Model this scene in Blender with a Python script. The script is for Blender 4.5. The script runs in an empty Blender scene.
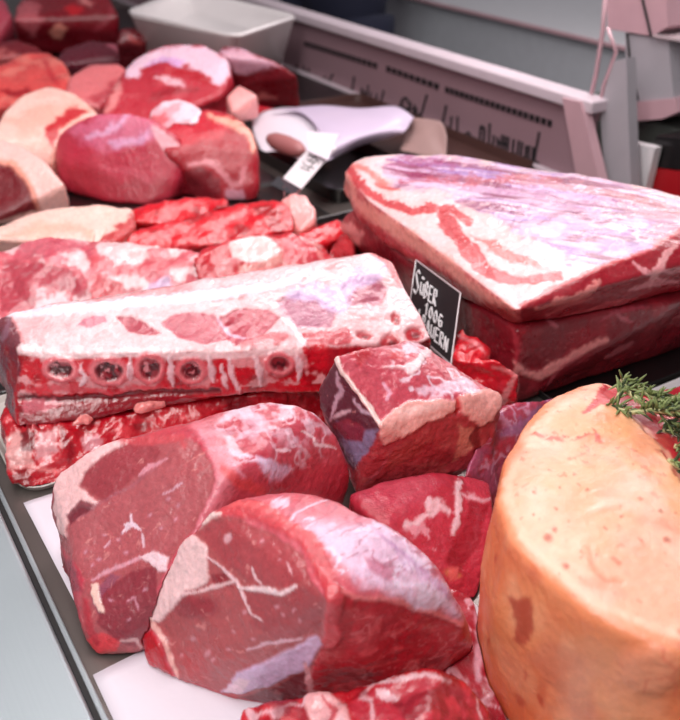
import bpy, bmesh, math, random
import numpy as np
from mathutils import Vector, Matrix
from mathutils.bvhtree import BVHTree

random.seed(7)
SC = bpy.context.scene
COL = SC.collection
DECK = 0.85                      # height of the display deck above the floor

# ------------------------------------------------------------------ camera
PITCH, YAW, FPX = math.radians(30.5), math.radians(31.7), 900.0
CAM = np.array([0.0, 0.0, DECK + 0.5])
FW = np.array([math.sin(YAW)*math.cos(PITCH), math.cos(YAW)*math.cos(PITCH), -math.sin(PITCH)])
RT = np.array([math.cos(YAW), -math.sin(YAW), 0.0])
UP = np.cross(RT, FW)

def at(px, py, h=0.0):
    """point on the horizontal plane h metres above the deck"""
    d = RT*(px-340) + UP*(360-py) + FW*FPX
    t = (DECK + h - CAM[2]) / d[2]
    return CAM + d*t

def atX(px, py, X):
    d = RT*(px-340) + UP*(360-py) + FW*FPX
    return CAM + d*((X-CAM[0])/d[0])

def W(x, y, h):
    return np.array([x, y, DECK+h])

def proj(co):
    v = co - CAM
    z = v @ FW
    return 340 + FPX*(v @ RT)/z, 360 - FPX*(v @ UP)/z, z

cam_d = bpy.data.cameras.new('camera')
cam = bpy.data.objects.new('camera', cam_d)
COL.objects.link(cam)
cam_d.sensor_width = 36.0
cam_d.lens = FPX/720.0*36.0
cam_d.sensor_fit = 'AUTO'
cam.matrix_world = Matrix(((RT[0], UP[0], -FW[0], CAM[0]), (RT[1], UP[1], -FW[1], CAM[1]), (RT[2], UP[2], -FW[2], CAM[2]), (0, 0, 0, 1)))
cam_d.clip_start = 0.02
cam_d.dof.use_dof = True
cam_d.dof.focus_distance = 0.70
cam_d.dof.aperture_fstop = 7.5
SC.camera = cam

# ------------------------------------------------------------------ colour helpers
def lin(c):
    c = np.asarray(c[:3], dtype=float)/255.0
    return np.where(c <= 0.04045, c/12.92, ((c+0.055)/1.055)**2.4)

def rgba(c):
    l = lin(c)
    return (float(l[0]), float(l[1]), float(l[2]), 1.0)

# ------------------------------------------------------------------ vector noise
def _hash(ix, iy, iz, seed):
    n = (ix.astype(np.int64)*374761393 + iy.astype(np.int64)*668265263 + iz.astype(np.int64)*2147483647 + seed*1274126177) & 0xffffffff
    n = ((n ^ (n >> 13))*1274126177) & 0xffffffff
    n = ((n ^ (n >> 16))*2246822519) & 0xffffffff
    return ((n ^ (n >> 15)) & 0xffffff)/float(0xffffff)

def vnoise(P, scale, seed=0):
    Q = P*np.asarray(scale)
    I = np.floor(Q); F_ = Q - I
    F_ = F_*F_*F_*(F_*(F_*6-15)+10)
    I = I.astype(np.int64)
    x, y, z = I[:, 0], I[:, 1], I[:, 2]
    fx, fy, fz = F_[:, 0], F_[:, 1], F_[:, 2]
    def h(a, b, c): return _hash(x+a, y+b, z+c, seed)
    c00 = h(0,0,0)*(1-fx)+h(1,0,0)*fx
    c10 = h(0,1,0)*(1-fx)+h(1,1,0)*fx
    c01 = h(0,0,1)*(1-fx)+h(1,0,1)*fx
    c11 = h(0,1,1)*(1-fx)+h(1,1,1)*fx
    return ((c00*(1-fy)+c10*fy)*(1-fz)+(c01*(1-fy)+c11*fy)*fz)*2-1

def fbm(P, scale, octv=3, seed=0):
    s = 0; a = 1.0; tot = 0
    for k in range(octv):
        s = s + a*vnoise(P, np.asarray(scale)*(2.03**k), seed+17*k)
        tot += a; a *= 0.5
    return s/tot

def sstep(a, b, x):
    t = np.clip((x-a)/(b-a), 0, 1)
    return t*t*(3-2*t)

# ------------------------------------------------------------------ materials
MATS = {}
def new_mat(name):
    m = bpy.data.materials.new(name); m.use_nodes = True
    nt = m.node_tree
    for n in list(nt.nodes): nt.nodes.remove(n)
    out = nt.nodes.new('ShaderNodeOutputMaterial')
    b = nt.nodes.new('ShaderNodeBsdfPrincipled')
    nt.links.new(b.outputs[0], out.inputs[0])
    MATS[name] = m
    return m, nt, b

def simple(name, color, rough=0.5, metal=0.0, nscale=30, nvar=0.08, bump=0.0, bscale=200, coat=0.0, **kw):
    m, nt, b = new_mat(name)
    tc = nt.nodes.new('ShaderNodeTexCoord')
    nz = nt.nodes.new('ShaderNodeTexNoise'); nz.inputs['Scale'].default_value = nscale; nz.inputs['Detail'].default_value = 4
    nt.links.new(tc.outputs['Object'], nz.inputs['Vector'])
    mr = nt.nodes.new('ShaderNodeMapRange')
    mr.inputs['To Min'].default_value = 1-nvar; mr.inputs['To Max'].default_value = 1+nvar
    nt.links.new(nz.outputs['Fac'], mr.inputs['Value'])
    mx = nt.nodes.new('ShaderNodeVectorMath'); mx.operation = 'SCALE'
    mx.inputs[0].default_value = rgba(color)[:3]
    nt.links.new(mr.outputs[0], mx.inputs['Scale'])
    nt.links.new(mx.outputs[0], b.inputs['Base Color'])
    b.inputs['Roughness'].default_value = rough
    b.inputs['Metallic'].default_value = metal
    b.inputs['Coat Weight'].default_value = coat
    if bump > 0:
        n2 = nt.nodes.new('ShaderNodeTexNoise'); n2.inputs['Scale'].default_value = bscale; n2.inputs['Detail'].default_value = 3
        nt.links.new(tc.outputs['Object'], n2.inputs['Vector'])
        bp = nt.nodes.new('ShaderNodeBump'); bp.inputs['Strength'].default_value = 0.6; bp.inputs['Distance'].default_value = bump
        nt.links.new(n2.outputs['Fac'], bp.inputs['Height'])
        nt.links.new(bp.outputs[0], b.inputs['Normal'])
    for k, v in kw.items():
        b.inputs[k.replace('_', ' ')].default_value = v
    return m

def meat_mat(name, rough=0.34, coat=0.35, flecks=0.5, bump=0.0009, fscale=(55, 160, 160), sss=0.12, grain=0.16):
    """flesh: the colour attribute of the piece, fine grain, pale flecks where alpha says lean, wet uneven gloss"""
    m, nt, b = new_mat(name)
    N, L = nt.nodes.new, nt.links.new
    at_ = N('ShaderNodeVertexColor'); at_.layer_name = 'Col'
    tc = N('ShaderNodeTexCoord')
    g = N('ShaderNodeTexNoise'); g.inputs['Scale'].default_value = 210; g.inputs['Detail'].default_value = 5; g.inputs['Roughness'].default_value = 0.7
    L(tc.outputs['Object'], g.inputs['Vector'])
    gr = N('ShaderNodeMapRange'); gr.inputs['From Min'].default_value = 0.3; gr.inputs['From Max'].default_value = 0.7
    gr.inputs['To Min'].default_value = 1-grain; gr.inputs['To Max'].default_value = 1+grain
    L(g.outputs['Fac'], gr.inputs['Value'])
    sc = N('ShaderNodeVectorMath'); sc.operation = 'SCALE'
    L(at_.outputs['Color'], sc.inputs[0]); L(gr.outputs[0], sc.inputs['Scale'])
    mp = N('ShaderNodeMapping'); mp.inputs['Scale'].default_value = fscale
    mp.inputs['Rotation'].default_value = (0.4, 0.7, 0.5)
    L(tc.outputs['Object'], mp.inputs['Vector'])
    f = N('ShaderNodeTexNoise'); f.inputs['Scale'].default_value = 1.0; f.inputs['Detail'].default_value = 3; f.inputs['Distortion'].default_value = 0.6
    L(mp.outputs[0], f.inputs['Vector'])
    fr = N('ShaderNodeMapRange'); fr.inputs['From Min'].default_value = 0.63; fr.inputs['From Max'].default_value = 0.72
    fr.inputs['To Min'].default_value = 0; fr.inputs['To Max'].default_value = flecks
    L(f.outputs['Fac'], fr.inputs['Value'])
    fm = N('ShaderNodeMath'); fm.operation = 'MULTIPLY'
    L(fr.outputs[0], fm.inputs[0]); L(at_.outputs['Alpha'], fm.inputs[1])
    mix = N('ShaderNodeMix'); mix.data_type = 'RGBA'
    L(fm.outputs[0], mix.inputs['Factor']); L(sc.outputs[0], mix.inputs['A'])
    mix.inputs['B'].default_value = rgba((222, 140, 138))
    L(mix.outputs['Result'], b.inputs['Base Color'])
    # roughness
    r = N('ShaderNodeTexNoise'); r.inputs['Scale'].default_value = 40; r.inputs['Detail'].default_value = 4
    L(tc.outputs['Object'], r.inputs['Vector'])
    rr = N('ShaderNodeMapRange'); rr.inputs['From Min'].default_value = 0.35; rr.inputs['From Max'].default_value = 0.65
    rr.inputs['To Min'].default_value = max(0.05, rough-0.1); rr.inputs['To Max'].default_value = rough+0.18
    L(r.outputs['Fac'], rr.inputs['Value']); L(rr.outputs[0], b.inputs['Roughness'])
    # bump: coarse ripples plus grain
    r2 = N('ShaderNodeTexNoise'); r2.inputs['Scale'].default_value = 90; r2.inputs['Detail'].default_value = 5; r2.inputs['Roughness'].default_value = 0.65
    L(tc.outputs['Object'], r2.inputs['Vector'])
    bp = N('ShaderNodeBump'); bp.inputs['Strength'].default_value = 0.75; bp.inputs['Distance'].default_value = bump*2.2
    L(r2.outputs['Fac'], bp.inputs['Height'])
    r3 = N('ShaderNodeTexNoise'); r3.inputs['Scale'].default_value = 420; r3.inputs['Detail'].default_value = 3; r3.inputs['Roughness'].default_value = 0.6
    L(tc.outputs['Object'], r3.inputs['Vector'])
    b3 = N('ShaderNodeBump'); b3.inputs['Strength'].default_value = 0.7; b3.inputs['Distance'].default_value = bump*0.45
    L(r3.outputs['Fac'], b3.inputs['Height']); L(bp.outputs[0], b3.inputs['Normal'])
    L(b3.outputs[0], b.inputs['Normal']); L(bp.outputs[0], b.inputs['Coat Normal'])
    b.inputs['Coat Weight'].default_value = coat
    b.inputs['Coat Roughness'].default_value = 0.13
    b.inputs['Specular IOR Level'].default_value = 0.5
    b.inputs['Subsurface Weight'].default_value = sss
    b.inputs['Subsurface Radius'].default_value = (0.010, 0.003, 0.002)
    b.inputs['Subsurface Scale'].default_value = 0.6
    return m

meat_mat('beef', 0.33, 0.5)
meat_mat('raw_bone_meat', 0.22, 0.9, flecks=0.3, bump=0.0009, grain=0.15)
meat_mat('belly_meat', 0.32, 0.45, flecks=0.15, bump=0.0008)
meat_mat('pork_skin', 0.42, 0.15, flecks=0.0, bump=0.0006, grain=0.06, sss=0.15)
meat_mat('far_meat', 0.32, 0.35, flecks=0.2, bump=0.0012)

# ------------------------------------------------------------------ object helpers
def link(name, me, parent=None, mat=None, loc=None):
    o = bpy.data.objects.new(name, me)
    COL.objects.link(o)
    if mat is not None and me is not None and len(me.materials) == 0:
        me.materials.append(MATS[mat] if isinstance(mat, str) else mat)
    if loc is not None: o.location = loc
    if parent is not None: o.parent = parent
    return o

def tag(o, label=None, cat=None, group=None, kind=None):
    if label: o['label'] = label
    if cat: o['category'] = cat
    if group: o['group'] = group
    if kind: o['kind'] = kind
    return o

def empty(name, loc, label, cat, group=None):
    o = bpy.data.objects.new(name, None); COL.objects.link(o)
    o.location = loc; o.empty_display_size = 0.05
    return tag(o, label, cat, group)

def bm_obj(name, bm, mat, parent=None, smooth=False):
    """links a bmesh built in world coordinates; origin goes to its base centre (or the parent's)"""
    co = np.array([v.co[:] for v in bm.verts])
    if parent is not None:
        org = Vector(parent.matrix_basis.translation)
        pp = parent.parent
        while pp is not None:
            org = org + Vector(pp.location); pp = pp.parent
    else:
        mn, mx = co.min(0), co.max(0)
        org = Vector(((mn[0]+mx[0])/2, (mn[1]+mx[1])/2, mn[2]))
    for v in bm.verts: v.co -= org
    bmesh.ops.recalc_face_normals(bm, faces=bm.faces)
    me = bpy.data.meshes.new(name); bm.to_mesh(me); bm.free()
    if smooth:
        me.polygons.foreach_set('use_smooth', [True]*len(me.polygons))
    o = link(name, me, parent, mat)
    if parent is None: o.location = org
    return o

def add_box(bm, mn, mx, bev=0.0, seg=2):
    r = bmesh.ops.create_cube(bm, size=1.0)
    vs = r['verts']
    for v in vs:
        v.co = Vector([(mn[i]+mx[i])/2 + v.co[i]*(mx[i]-mn[i]) for i in range(3)])
    if bev > 0:
        es = {e for v in vs for e in v.link_edges}
        bmesh.ops.bevel(bm, geom=list(es), offset=bev, segments=seg, affect='EDGES', profile=0.5)
    return vs

def add_tube(bm, pts, radii, seg=8, caps=True):
    pts = [Vector(p) for p in pts]
    if not hasattr(radii, '__len__'): radii = [radii]*len(pts)
    rings = []
    for i, p in enumerate(pts):
        d = (pts[min(i+1, len(pts)-1)] - pts[max(i-1, 0)]).normalized()
        a = Vector((0, 0, 1)) if abs(d.z) < 0.9 else Vector((1, 0, 0))
        u = d.cross(a).normalized(); v = d.cross(u)
        rings.append([bm.verts.new(p + (u*math.cos(t) + v*math.sin(t))*radii[i]) for t in [2*math.pi*k/seg for k in range(seg)]])
    for a, b in zip(rings, rings[1:]):
        for k in range(seg):
            bm.faces.new((a[k], a[(k+1) % seg], b[(k+1) % seg], b[k]))
    if caps:
        bm.faces.new(rings[0][::-1]); bm.faces.new(rings[-1])

def add_prism(bm, outline, axis_vec):
    """outline: list of 3D points; extruded along axis_vec"""
    a = [bm.verts.new(p) for p in outline]
    b = [bm.verts.new(np.asarray(p)+np.asarray(axis_vec)) for p in outline]
    n = len(a)
    bm.faces.new(a); bm.faces.new(b[::-1])
    for i in range(n):
        bm.faces.new((a[i], b[i], b[(i+1) % n], a[(i+1) % n]))

# ------------------------------------------------------------------ lumps of meat
LUMPS = []       # (object, min corner, max corner, BVH) in building order

def adjacency(me):
    e = np.empty(len(me.edges)*2, dtype=np.int32)
    me.edges.foreach_get('vertices', e)
    return e.reshape(-1, 2)

def smooth_np(co, e, it, lam=0.6):
    n = len(co)
    deg = np.bincount(e.ravel(), minlength=n).astype(float)
    deg[deg == 0] = 1
    for _ in range(it):
        acc = np.empty_like(co)
        for k in range(3):
            acc[:, k] = np.bincount(e[:, 0], weights=co[e[:, 1], k], minlength=n) + np.bincount(e[:, 1], weights=co[e[:, 0], k], minlength=n)
        co = co + lam*(acc/deg[:, None]-co)
    return co

def normals_np(me, co):
    me.vertices.foreach_set('co', co.ravel()); me.update()
    no = np.empty(len(co)*3, dtype=np.float32)
    me.vertex_normals.foreach_get('vector', no)
    return no.reshape(-1, 3).astype(float)

class Paint:
    """colours and relief of one piece, laid on its own surface"""
    def __init__(s, co, no, base, lean, seed=0):
        s.co, s.no, s.seed = co, no, seed
        s.u, s.v, s.z = proj(co)
        view = CAM - co; view /= np.linalg.norm(view, axis=1)[:, None]
        s.face = np.einsum('ij,ij->i', no, view)
        s.c = np.tile(lin(base), (len(co), 1)).astype(float)
        s.lean = np.full(len(co), float(lean))
        s.d = np.zeros(len(co))
        s.n1 = fbm(co, 60, 3, seed+1); s.n2 = fbm(co, 60, 3, seed+2)
        s.f1 = fbm(co, 260, 2, seed+3); s.f2 = fbm(co, 260, 2, seed+4)
    def _apply(s, m, color, lean, disp):
        m = np.clip(m, 0, 1)
        s.c = s.c*(1-m)[:, None] + lin(color)*m[:, None]
        if lean is not None: s.lean = s.lean*(1-m) + lean*m
        if disp: s.d += m*disp
        return s
    def _uv(s, warp):
        return s.u + warp*s.n1 + warp*0.35*s.f1, s.v + warp*s.n2 + warp*0.35*s.f2
    def _gate(s, g):
        return sstep(g-0.12, g, s.face)
    def fill(s, poly, color, soft=3, warp=5, amt=1.0, lean=None, disp=0, gate=0.0, brk=0.0, bscale=150):
        u, v = s._uv(warp)
        p = np.array(poly, float); q = np.roll(p, -1, 0)
        d2 = np.full(len(u), 1e9); inside = np.zeros(len(u), bool)
        for (x0, y0), (x1, y1) in zip(p, q):
            ex, ey = x1-x0, y1-y0
            t = np.clip(((u-x0)*ex+(v-y0)*ey)/(ex*ex+ey*ey+1e-9), 0, 1)
            d2 = np.minimum(d2, (u-x0-t*ex)**2+(v-y0-t*ey)**2)
            if y0 != y1:
                cr = ((y0 > v) != (y1 > v)) & (u < (x1-x0)*(v-y0)/(y1-y0)+x0)
                inside ^= cr
        sd = np.sqrt(d2)*np.where(inside, 1, -1)
        m = sstep(-soft/2, soft/2, sd)*amt*s._gate(gate)
        if brk: m = m*sstep(-0.25, 0.25, fbm(s.co, bscale, 3, s.seed+31)+ (1-brk)*1.2-0.6)
        return s._apply(m, color, lean, disp)
    def line(s, pts, width, color, soft=1.5, warp=4, amt=1.0, lean=0, disp=0, gate=0.0, brk=0.0, taper=True):
        u, v = s._uv(warp)
        wmod = 0.95 + 0.45*s.n2 + 0.5*s.f2
        p = np.array(pts, float)
        L_ = np.concatenate([[0], np.cumsum(np.linalg.norm(np.diff(p, axis=0), axis=1))])
        best = np.full(len(u), 1e9)
        for i in range(len(p)-1):
            e = p[i+1]-p[i]; l2 = (e@e)+1e-9
            t = np.clip(((u-p[i, 0])*e[0]+(v-p[i, 1])*e[1])/l2, 0, 1)
            d = np.sqrt((u-p[i, 0]-t*e[0])**2+(v-p[i, 1]-t*e[1])**2)
            k = (L_[i]+t*(L_[i+1]-L_[i]))/L_[-1]
            w = width*0.5*((0.35+0.65*np.sin(np.pi*np.clip(k, 0.02, 0.98))) if taper else 1.0)
            best = np.minimum(best, d-w*wmod)
        m = sstep(soft, -soft*0.3, best)*amt*s._gate(gate)
        if brk: m = m*sstep(-0.2, 0.2, s.f1+0.35-brk)
        return s._apply(m, color, lean, disp)
    def blob(s, cx, cy, rx, ry, color, ang=0, soft=0.25, warp=3, amt=1.0, lean=None, disp=0, gate=0.0):
        u, v = s._uv(warp)
        a = math.radians(ang)
        x = (u-cx)*math.cos(a)+(v-cy)*math.sin(a); y = -(u-cx)*math.sin(a)+(v-cy)*math.cos(a)
        r = np.sqrt((x/rx)**2+(y/ry)**2)
        return s._apply(sstep(1+soft, 1-soft, r)*amt*s._gate(gate), color, lean, disp)
    def mottle(s, color, scale=35, thr=0.1, soft=0.3, amt=0.5, seed=50, lean=None, disp=0, where=None, octv=3):
        n = fbm(s.co, scale, octv, s.seed+seed)
        m = sstep(thr, thr+soft, n)*amt
        if where is not None: m = m*where
        return s._apply(m, color, lean, disp)
    def veins(s, color, scale=30, width=0.05, amt=0.8, seed=80, mask=None, warp=0.3, lean=0, disp=0, thr=-1):
        """thin connected seams where a noise crosses zero"""
        n = fbm(s.co, scale, 3, s.seed+seed)
        k = vnoise(s.co, np.asarray(scale)*0.8, s.seed+seed+5)
        m = sstep(width, width*0.25, np.abs(n))*amt*sstep(thr, thr+0.3, k)
        if mask is not None: m = m*mask
        return s._apply(m, color, lean, disp)
    def mask_poly(s, poly, soft=4, warp=4):
        c0, l0, d0 = s.c.copy(), s.lean.copy(), s.d.copy()
        s.c = np.zeros_like(s.c)
        s.fill(poly, (255, 255, 255), soft, warp)
        m = s.c[:, 0].copy()
        s.c, s.lean, s.d = c0, l0, d0
        return m

def press_out(co, mode='ray', gap=0.0009, deep=0.012):
    """flesh gives way: what would lie inside an earlier piece is stopped at that piece's surface"""
    mn, mx = co.min(0), co.max(0)
    for (o, a, b, tree) in LUMPS:
        if (a > mx).any() or (b < mn).any(): continue
        idx = np.nonzero(((co > a-0.002) & (co < b+0.002)).all(1))[0]
        if len(idx) == 0: continue
        ins = []
        for i in idx:
            p = Vector(co[i])
            loc, nor, fi, dist = tree.find_nearest(p)
            sd = (p-loc).dot(nor)
            if sd < gap: ins.append((i, loc, nor, dist, sd))
        if not ins: continue
        far = max((d for _, _, _, d, s in ins if s < 0), default=0)
        if mode == 'near' or far < deep:
            for i, loc, nor, dist, sd in ins:
                q = loc + nor*gap; co[i] = q[:]
        else:
            c = co.mean(0)
            c = c + (c-(a+b)/2)*0.6
            C_ = Vector(c)
            for i, loc, nor, dist, sd in ins:
                p = Vector(co[i]); d = p-C_
                L_ = d.length; d.normalize()
                h = tree.ray_cast(C_, d, L_+0.001)
                if h[0] is not None and h[1].dot(d) < 0:
                    q = h[0]-d*gap; co[i] = q[:]
                else:
                    q = loc+nor*gap; co[i] = q[:]
    return co

def lump(name, hulls, paint=None, base=(190, 60, 65), lean=0.0, voxel=0.0025, smooth=12, noise=(0.004, 22), fine=0.0006,
         mat='beef', label=None, cat='meat', group=None, parent=None, flat=True, press=True, seed=0, post=3, relief=1.0, deepen=1.14, cool=1.16):
    bm = bmesh.new()
    for h in hulls:
        vs = [bm.verts.new(p) for p in h]
        r = bmesh.ops.convex_hull(bm, input=vs)
        bmesh.ops.delete(bm, geom=list({g for g in r['geom_interior']+r['geom_unused'] if isinstance(g, bmesh.types.BMVert)}), context='VERTS')
    tm = bpy.data.meshes.new('t'); bm.to_mesh(tm); bm.free()
    to = bpy.data.objects.new('t', tm); COL.objects.link(to)
    md = to.modifiers.new('r', 'REMESH'); md.mode = 'VOXEL'; md.voxel_size = voxel; md.adaptivity = 0
    dg = bpy.context.evaluated_depsgraph_get(); dg.update()
    me = bpy.data.meshes.new_from_object(to.evaluated_get(dg))
    bpy.data.objects.remove(to); bpy.data.meshes.remove(tm)
    n = len(me.vertices)
    co = np.empty(n*3, dtype=np.float32); me.vertices.foreach_get('co', co); co = co.reshape(-1, 3).astype(float)
    e = adjacency(me)
    vol0 = co.copy()
    co = smooth_np(co, e, smooth if voxel < 0.0029 else int(smooth*2.4))
    no = normals_np(me, co)
    # give back part of what rounding took away
    shrink = np.median(np.einsum('ij,ij->i', vol0-co, no))
    co = co + no*max(0.0, shrink)
    if noise[0]:
        co = co + no*(noise[0]*fbm(co, noise[1], 2, seed+200))[:, None]
    no = normals_np(me, co)
    pt = Paint(co, no, base, lean, seed)
    if paint: paint(pt)
    pt.d = pt.d*relief
    co = co + no*(pt.d + fine*pt.f1)[:, None]
    if flat:
        low = DECK+0.0015
        co[:, 2] = np.maximum(co[:, 2], low)
    if press:
        co = press_out(co)
        if flat: co[:, 2] = np.maximum(co[:, 2], low)
    pt.c = np.clip(pt.c, 0.0005, 1)**deepen
    pt.c[:, 2] *= cool
    col = np.concatenate([pt.c, pt.lean[:, None]], 1).astype(np.float32)
    ca = me.color_attributes.new('Col', 'FLOAT_COLOR', 'POINT')
    ca.data.foreach_set('color', np.clip(col, 0, 1).ravel())
    mn, mx = co.min(0), co.max(0)
    org = np.array([(mn[0]+mx[0])/2, (mn[1]+mx[1])/2, mn[2]])
    if parent is not None: org = np.array(parent.location)
    me.vertices.foreach_set('co', co.ravel()); me.update()
    tree = BVHTree.FromPolygons([tuple(c) for c in co], [tuple(p.vertices) for p in me.polygons]) if parent is None else None
    me.vertices.foreach_set('co', (co-org).ravel())
    me.polygons.foreach_set('use_smooth', [True]*len(me.polygons)); me.update()
    o = link(name, me, parent, mat)
    if parent is None:
        o.location = org
        LUMPS.append((o, mn, mx, tree))
        tag(o, label, cat, group)
    return o

def H(*pts):
    """hull points: (px, py, h) on a plane h above the deck"""
    return [at(*p) if len(p) == 3 else np.array([p[1], p[2], DECK+p[3]]) for p in pts]

def drop(pts, h=0.0):
    return [np.array([p[0], p[1], DECK+h]) for p in pts]
def HB(pts, bb=0.4, h0=0.0, extra=()):
    """visible outline points plus their feet on whatever lies below"""
    out = H(*pts)
    for p in pts:
        if len(p) == 3 and p[2] > h0+0.02:
            a = at(*p); b = at(p[0], p[1], h0)
            q = a*(1-bb)+b*bb; q[2] = DECK+h0
            out.append(q)
    return out + H(*extra)

CREAM = (238, 205, 186); WHITE = (244, 222, 214); LILAC = (218, 190, 208); DARKM = (122, 44, 52); MAROON = (96, 28, 40)
PINK = (205, 92, 100); RED = (196, 40, 50); BRIGHT = (208, 28, 42); ROSE = (188, 66, 76)

# ---------------- front row -------------------------------------------------
def p_F(p):
    p.mottle((150, 28, 40), 40, 0.0, 0.3, 0.6)
    p.fill([(240,700),(295,697),(300,720),(240,725)], (190, 22, 38), 4, 5, 0.9)
    p.mottle((225, 60, 70), 90, 0.25, 0.2, 0.6, 3)
    p.fill([(302,690),(326,688),(345,706),(352,725),(315,725),(304,705)], (236, 178, 170), 4, 4, disp=0.001)
    p.line([(322,697),(335,712),(330,724)], 5, (200, 50, 62), 2, 3, 0.8)
    p.fill([(345,706),(385,684),(425,676),(470,692),(498,722),(360,722)], (196, 66, 78), 5, 6, 0.8)
    p.veins((238, 196, 192), 32, 0.07, 0.8, thr=-0.2)
    p.line([(378,684),(395,680),(426,673),(450,682)], 4, (240, 205, 200), 2, 4, 0.9)
    p.fill([(372,690),(384,689),(398,697),(380,700)], (240, 200, 196), 2, 5, 0.9)
    p.mottle((120, 20, 32), 55, 0.25, 0.2, 0.6, 9)
lump('beef_trimming', [HB([(243,703,.03),(262,699,.034),(290,698,.038),(312,692,.043),(345,694,.047),(380,682,.055),(425,671,.058),(463,683,.052),(488,706,.04),(500,735,.03),(238,730,.015),(240,760,0),(350,780,.04),(350,810,0),(505,800,0),(430,720,.062)], 0.2)],
     p_F, RED, 0.3, 0.0017, 14, (0.006, 38), 0.0008, 'raw_bone_meat', 'bright red beef trimming with white fat strip at the bottom edge of the picture', 'meat', seed=11)

def p_A(p):
    up = sstep(0.2, 0.8, p.no[:, 2])
    p.mottle((218, 118, 124), 30, 0.0, 0.4, 0.5, 4)
    # lean right flank
    p.fill([(312,560),(331,588),(355,598),(386,600),(421,611),(466,628),(470,660),(420,675),(365,700),(300,712),(318,650),(325,600)], (190, 46, 56), 4, 4, 1.0, 0.5)
    fl = p.mask_poly([(335,605),(460,632),(465,660),(400,690),(330,700)], 5, 4)
    p.mottle((224, 96, 96), (60, 60, 120), 0.15, 0.2, 0.6, 71, where=fl)
    p.mottle((140, 20, 34), (50, 50, 90), 0.1, 0.25, 0.6, 72, where=fl)
    p.veins((232, 140, 136), 70, 0.05, 0.5, 73, fl)  # pale veins painted in as highlights on the wet flank
    p.mottle((196, 66, 66), (40, 40, 110), 0.1, 0.3, 0.35, 7, where=1-up)
    p.fill([(325,640),(345,605),(352,622),(340,665),(330,690),(318,700)], (178, 52, 56), 6, 5, 0.7)
    # silverskin on the top
    p.fill([(300,515),(335,520),(379,522),(414,546),(442,578),(461,611),(463,622),(442,612),(414,604),(379,586),(352,583),(331,553),(310,535)], (232, 206, 216), 14, 9, 0.82, 0, 0.0006)
    p.fill([(362,556),(380,560),(400,575),(388,580),(370,570)], (196, 96, 116), 6, 5, 0.6)
    p.fill([(268,500),(330,500),(380,520),(330,530),(290,520)], (208, 122, 130), 10, 10, 0.6)
    m = p.mask_poly([(262,497),(340,492),(420,535),(465,600),(460,625),(390,590),(340,575),(310,540)], 8, 6)
    p.veins((238, 216, 222), (22, 60, 40), 0.1, 0.75, 21, m)
    p.veins((176, 76, 96), (24, 70, 45), 0.05, 0.5, 44, m)
    for k in range(9):
        x0 = 372+k*9
        p.line([(x0,528+k*7),(x0+22,548+k*8),(x0+34,572+k*6)], 2.0, (196, 150, 178), 1.5, 2, 0.45)
    p.line([(310,560),(331,586),(355,597),(386,598),(421,609),(463,626)], 4, (226, 130, 124), 3, 4, 0.85, 0, 0.0012)
    # rind of red flesh round the cut
    p.line([(205,520),(225,508),(253,510),(290,528),(320,556),(334,600),(330,640)], 15, (204, 76, 80), 4, 3, 0.95, 0.2, 0.0016, taper=False)
    p.line([(232,507),(262,506),(300,526),(330,556)], 4, (226, 104, 100), 4, 5, 0.7)
    # the cut face
    p.fill([(193,527),(213,517),(240,520),(273,533),(303,555),(311,580),(325,602),(325,627),(321,653),(306,680),(290,706),(240,706),(208,699),(177,681),(160,640),(150,618),(162,583),(177,547)], (180, 90, 88), 3, 3, 1.0, 1.0, -0.001)
    p.fill([(196,532),(215,521),(245,523),(280,540),(303,560),(308,577),(290,588),(255,585),(228,566),(210,548)], (178, 78, 80), 4, 3, 0.9, 1.0)
    p.fill([(240,587),(270,594),(310,585),(322,600),(322,630),(280,645),(250,625)], (168, 74, 76), 4, 4, 0.8, 1.0)
    p.blob(193, 607, 23, 12, (152, 58, 64), 8, 0.3, 3, 0.9, 1.0)
    p.blob(195, 668, 12, 22, (186, 74, 74), -25, 0.3, 3, 0.8, 1.0)
    p.line([(170,600),(190,618),(213,614),(216,600)], 2, (165, 80, 82), 1.5, 2, 0.7)
    p.fill([(209,575),(226,573),(232,588),(212,583)], (150, 44, 52), 2, 2, 0.9)
    # fat wedge and seams
    p.fill([(188,531),(206,547),(209,578),(207,583),(186,590),(171,610),(157,624),(149,618),(160,583),(175,548)], (238, 198, 188), 2.5, 2.5, 1, 0, 0.0014)
    p.line([(176,548),(192,528),(212,517),(222,515)], 5, (238, 206, 192), 2, 2, 1, 0, 0.001)
    p.line([(150,614),(154,628),(164,642),(172,664),(180,684)], 3.2, (230, 176, 160), 1.5, 2, 0.9, 0, 0.001)
    p.line([(208,558),(222,567),(236,583),(242,598),(250,614),(262,620)], 3, (236, 196, 190), 1.2, 2.5, 0.95, 0, 0.0006)
    p.line([(172,600),(188,592),(212,588),(234,582)], 3.4, (236, 196, 188), 1.2, 2, 0.95, 0, 0.0006)
    p.line([(237,586),(262,590),(280,593),(296,586)], 6, (240, 208, 200), 1.5, 3, 1, 0, 0.0008)
    p.line([(251,567),(253,578),(259,584)], 2.5, (236, 196, 190), 1, 2, 0.9)
    p.line([(286,563),(292,574)], 2.2, (230, 180, 176), 1, 2, 0.8)
    p.blob(227, 539, 3.5, 5, (228, 176, 174), 20, 0.4, 2, 0.9)
    p.line([(245,651),(262,646),(286,643),(304,639)], 3, (226, 180, 182), 1.4, 3, 0.9)
    p.fill([(238,672),(262,663),(290,650),(317,636),(323,643),(308,668),(270,688),(240,695),(220,695)], (216, 186, 204), 4, 3, 0.95, 0, 0.0012)
    p.fill([(222,692),(240,676),(252,680),(240,694)], (238, 206, 200), 3, 3, 0.7)
    p.fill([(240,700),(275,690),(308,670),(304,700),(280,712)], (120, 34, 44), 3, 3, 0.9, 0.4)
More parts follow.
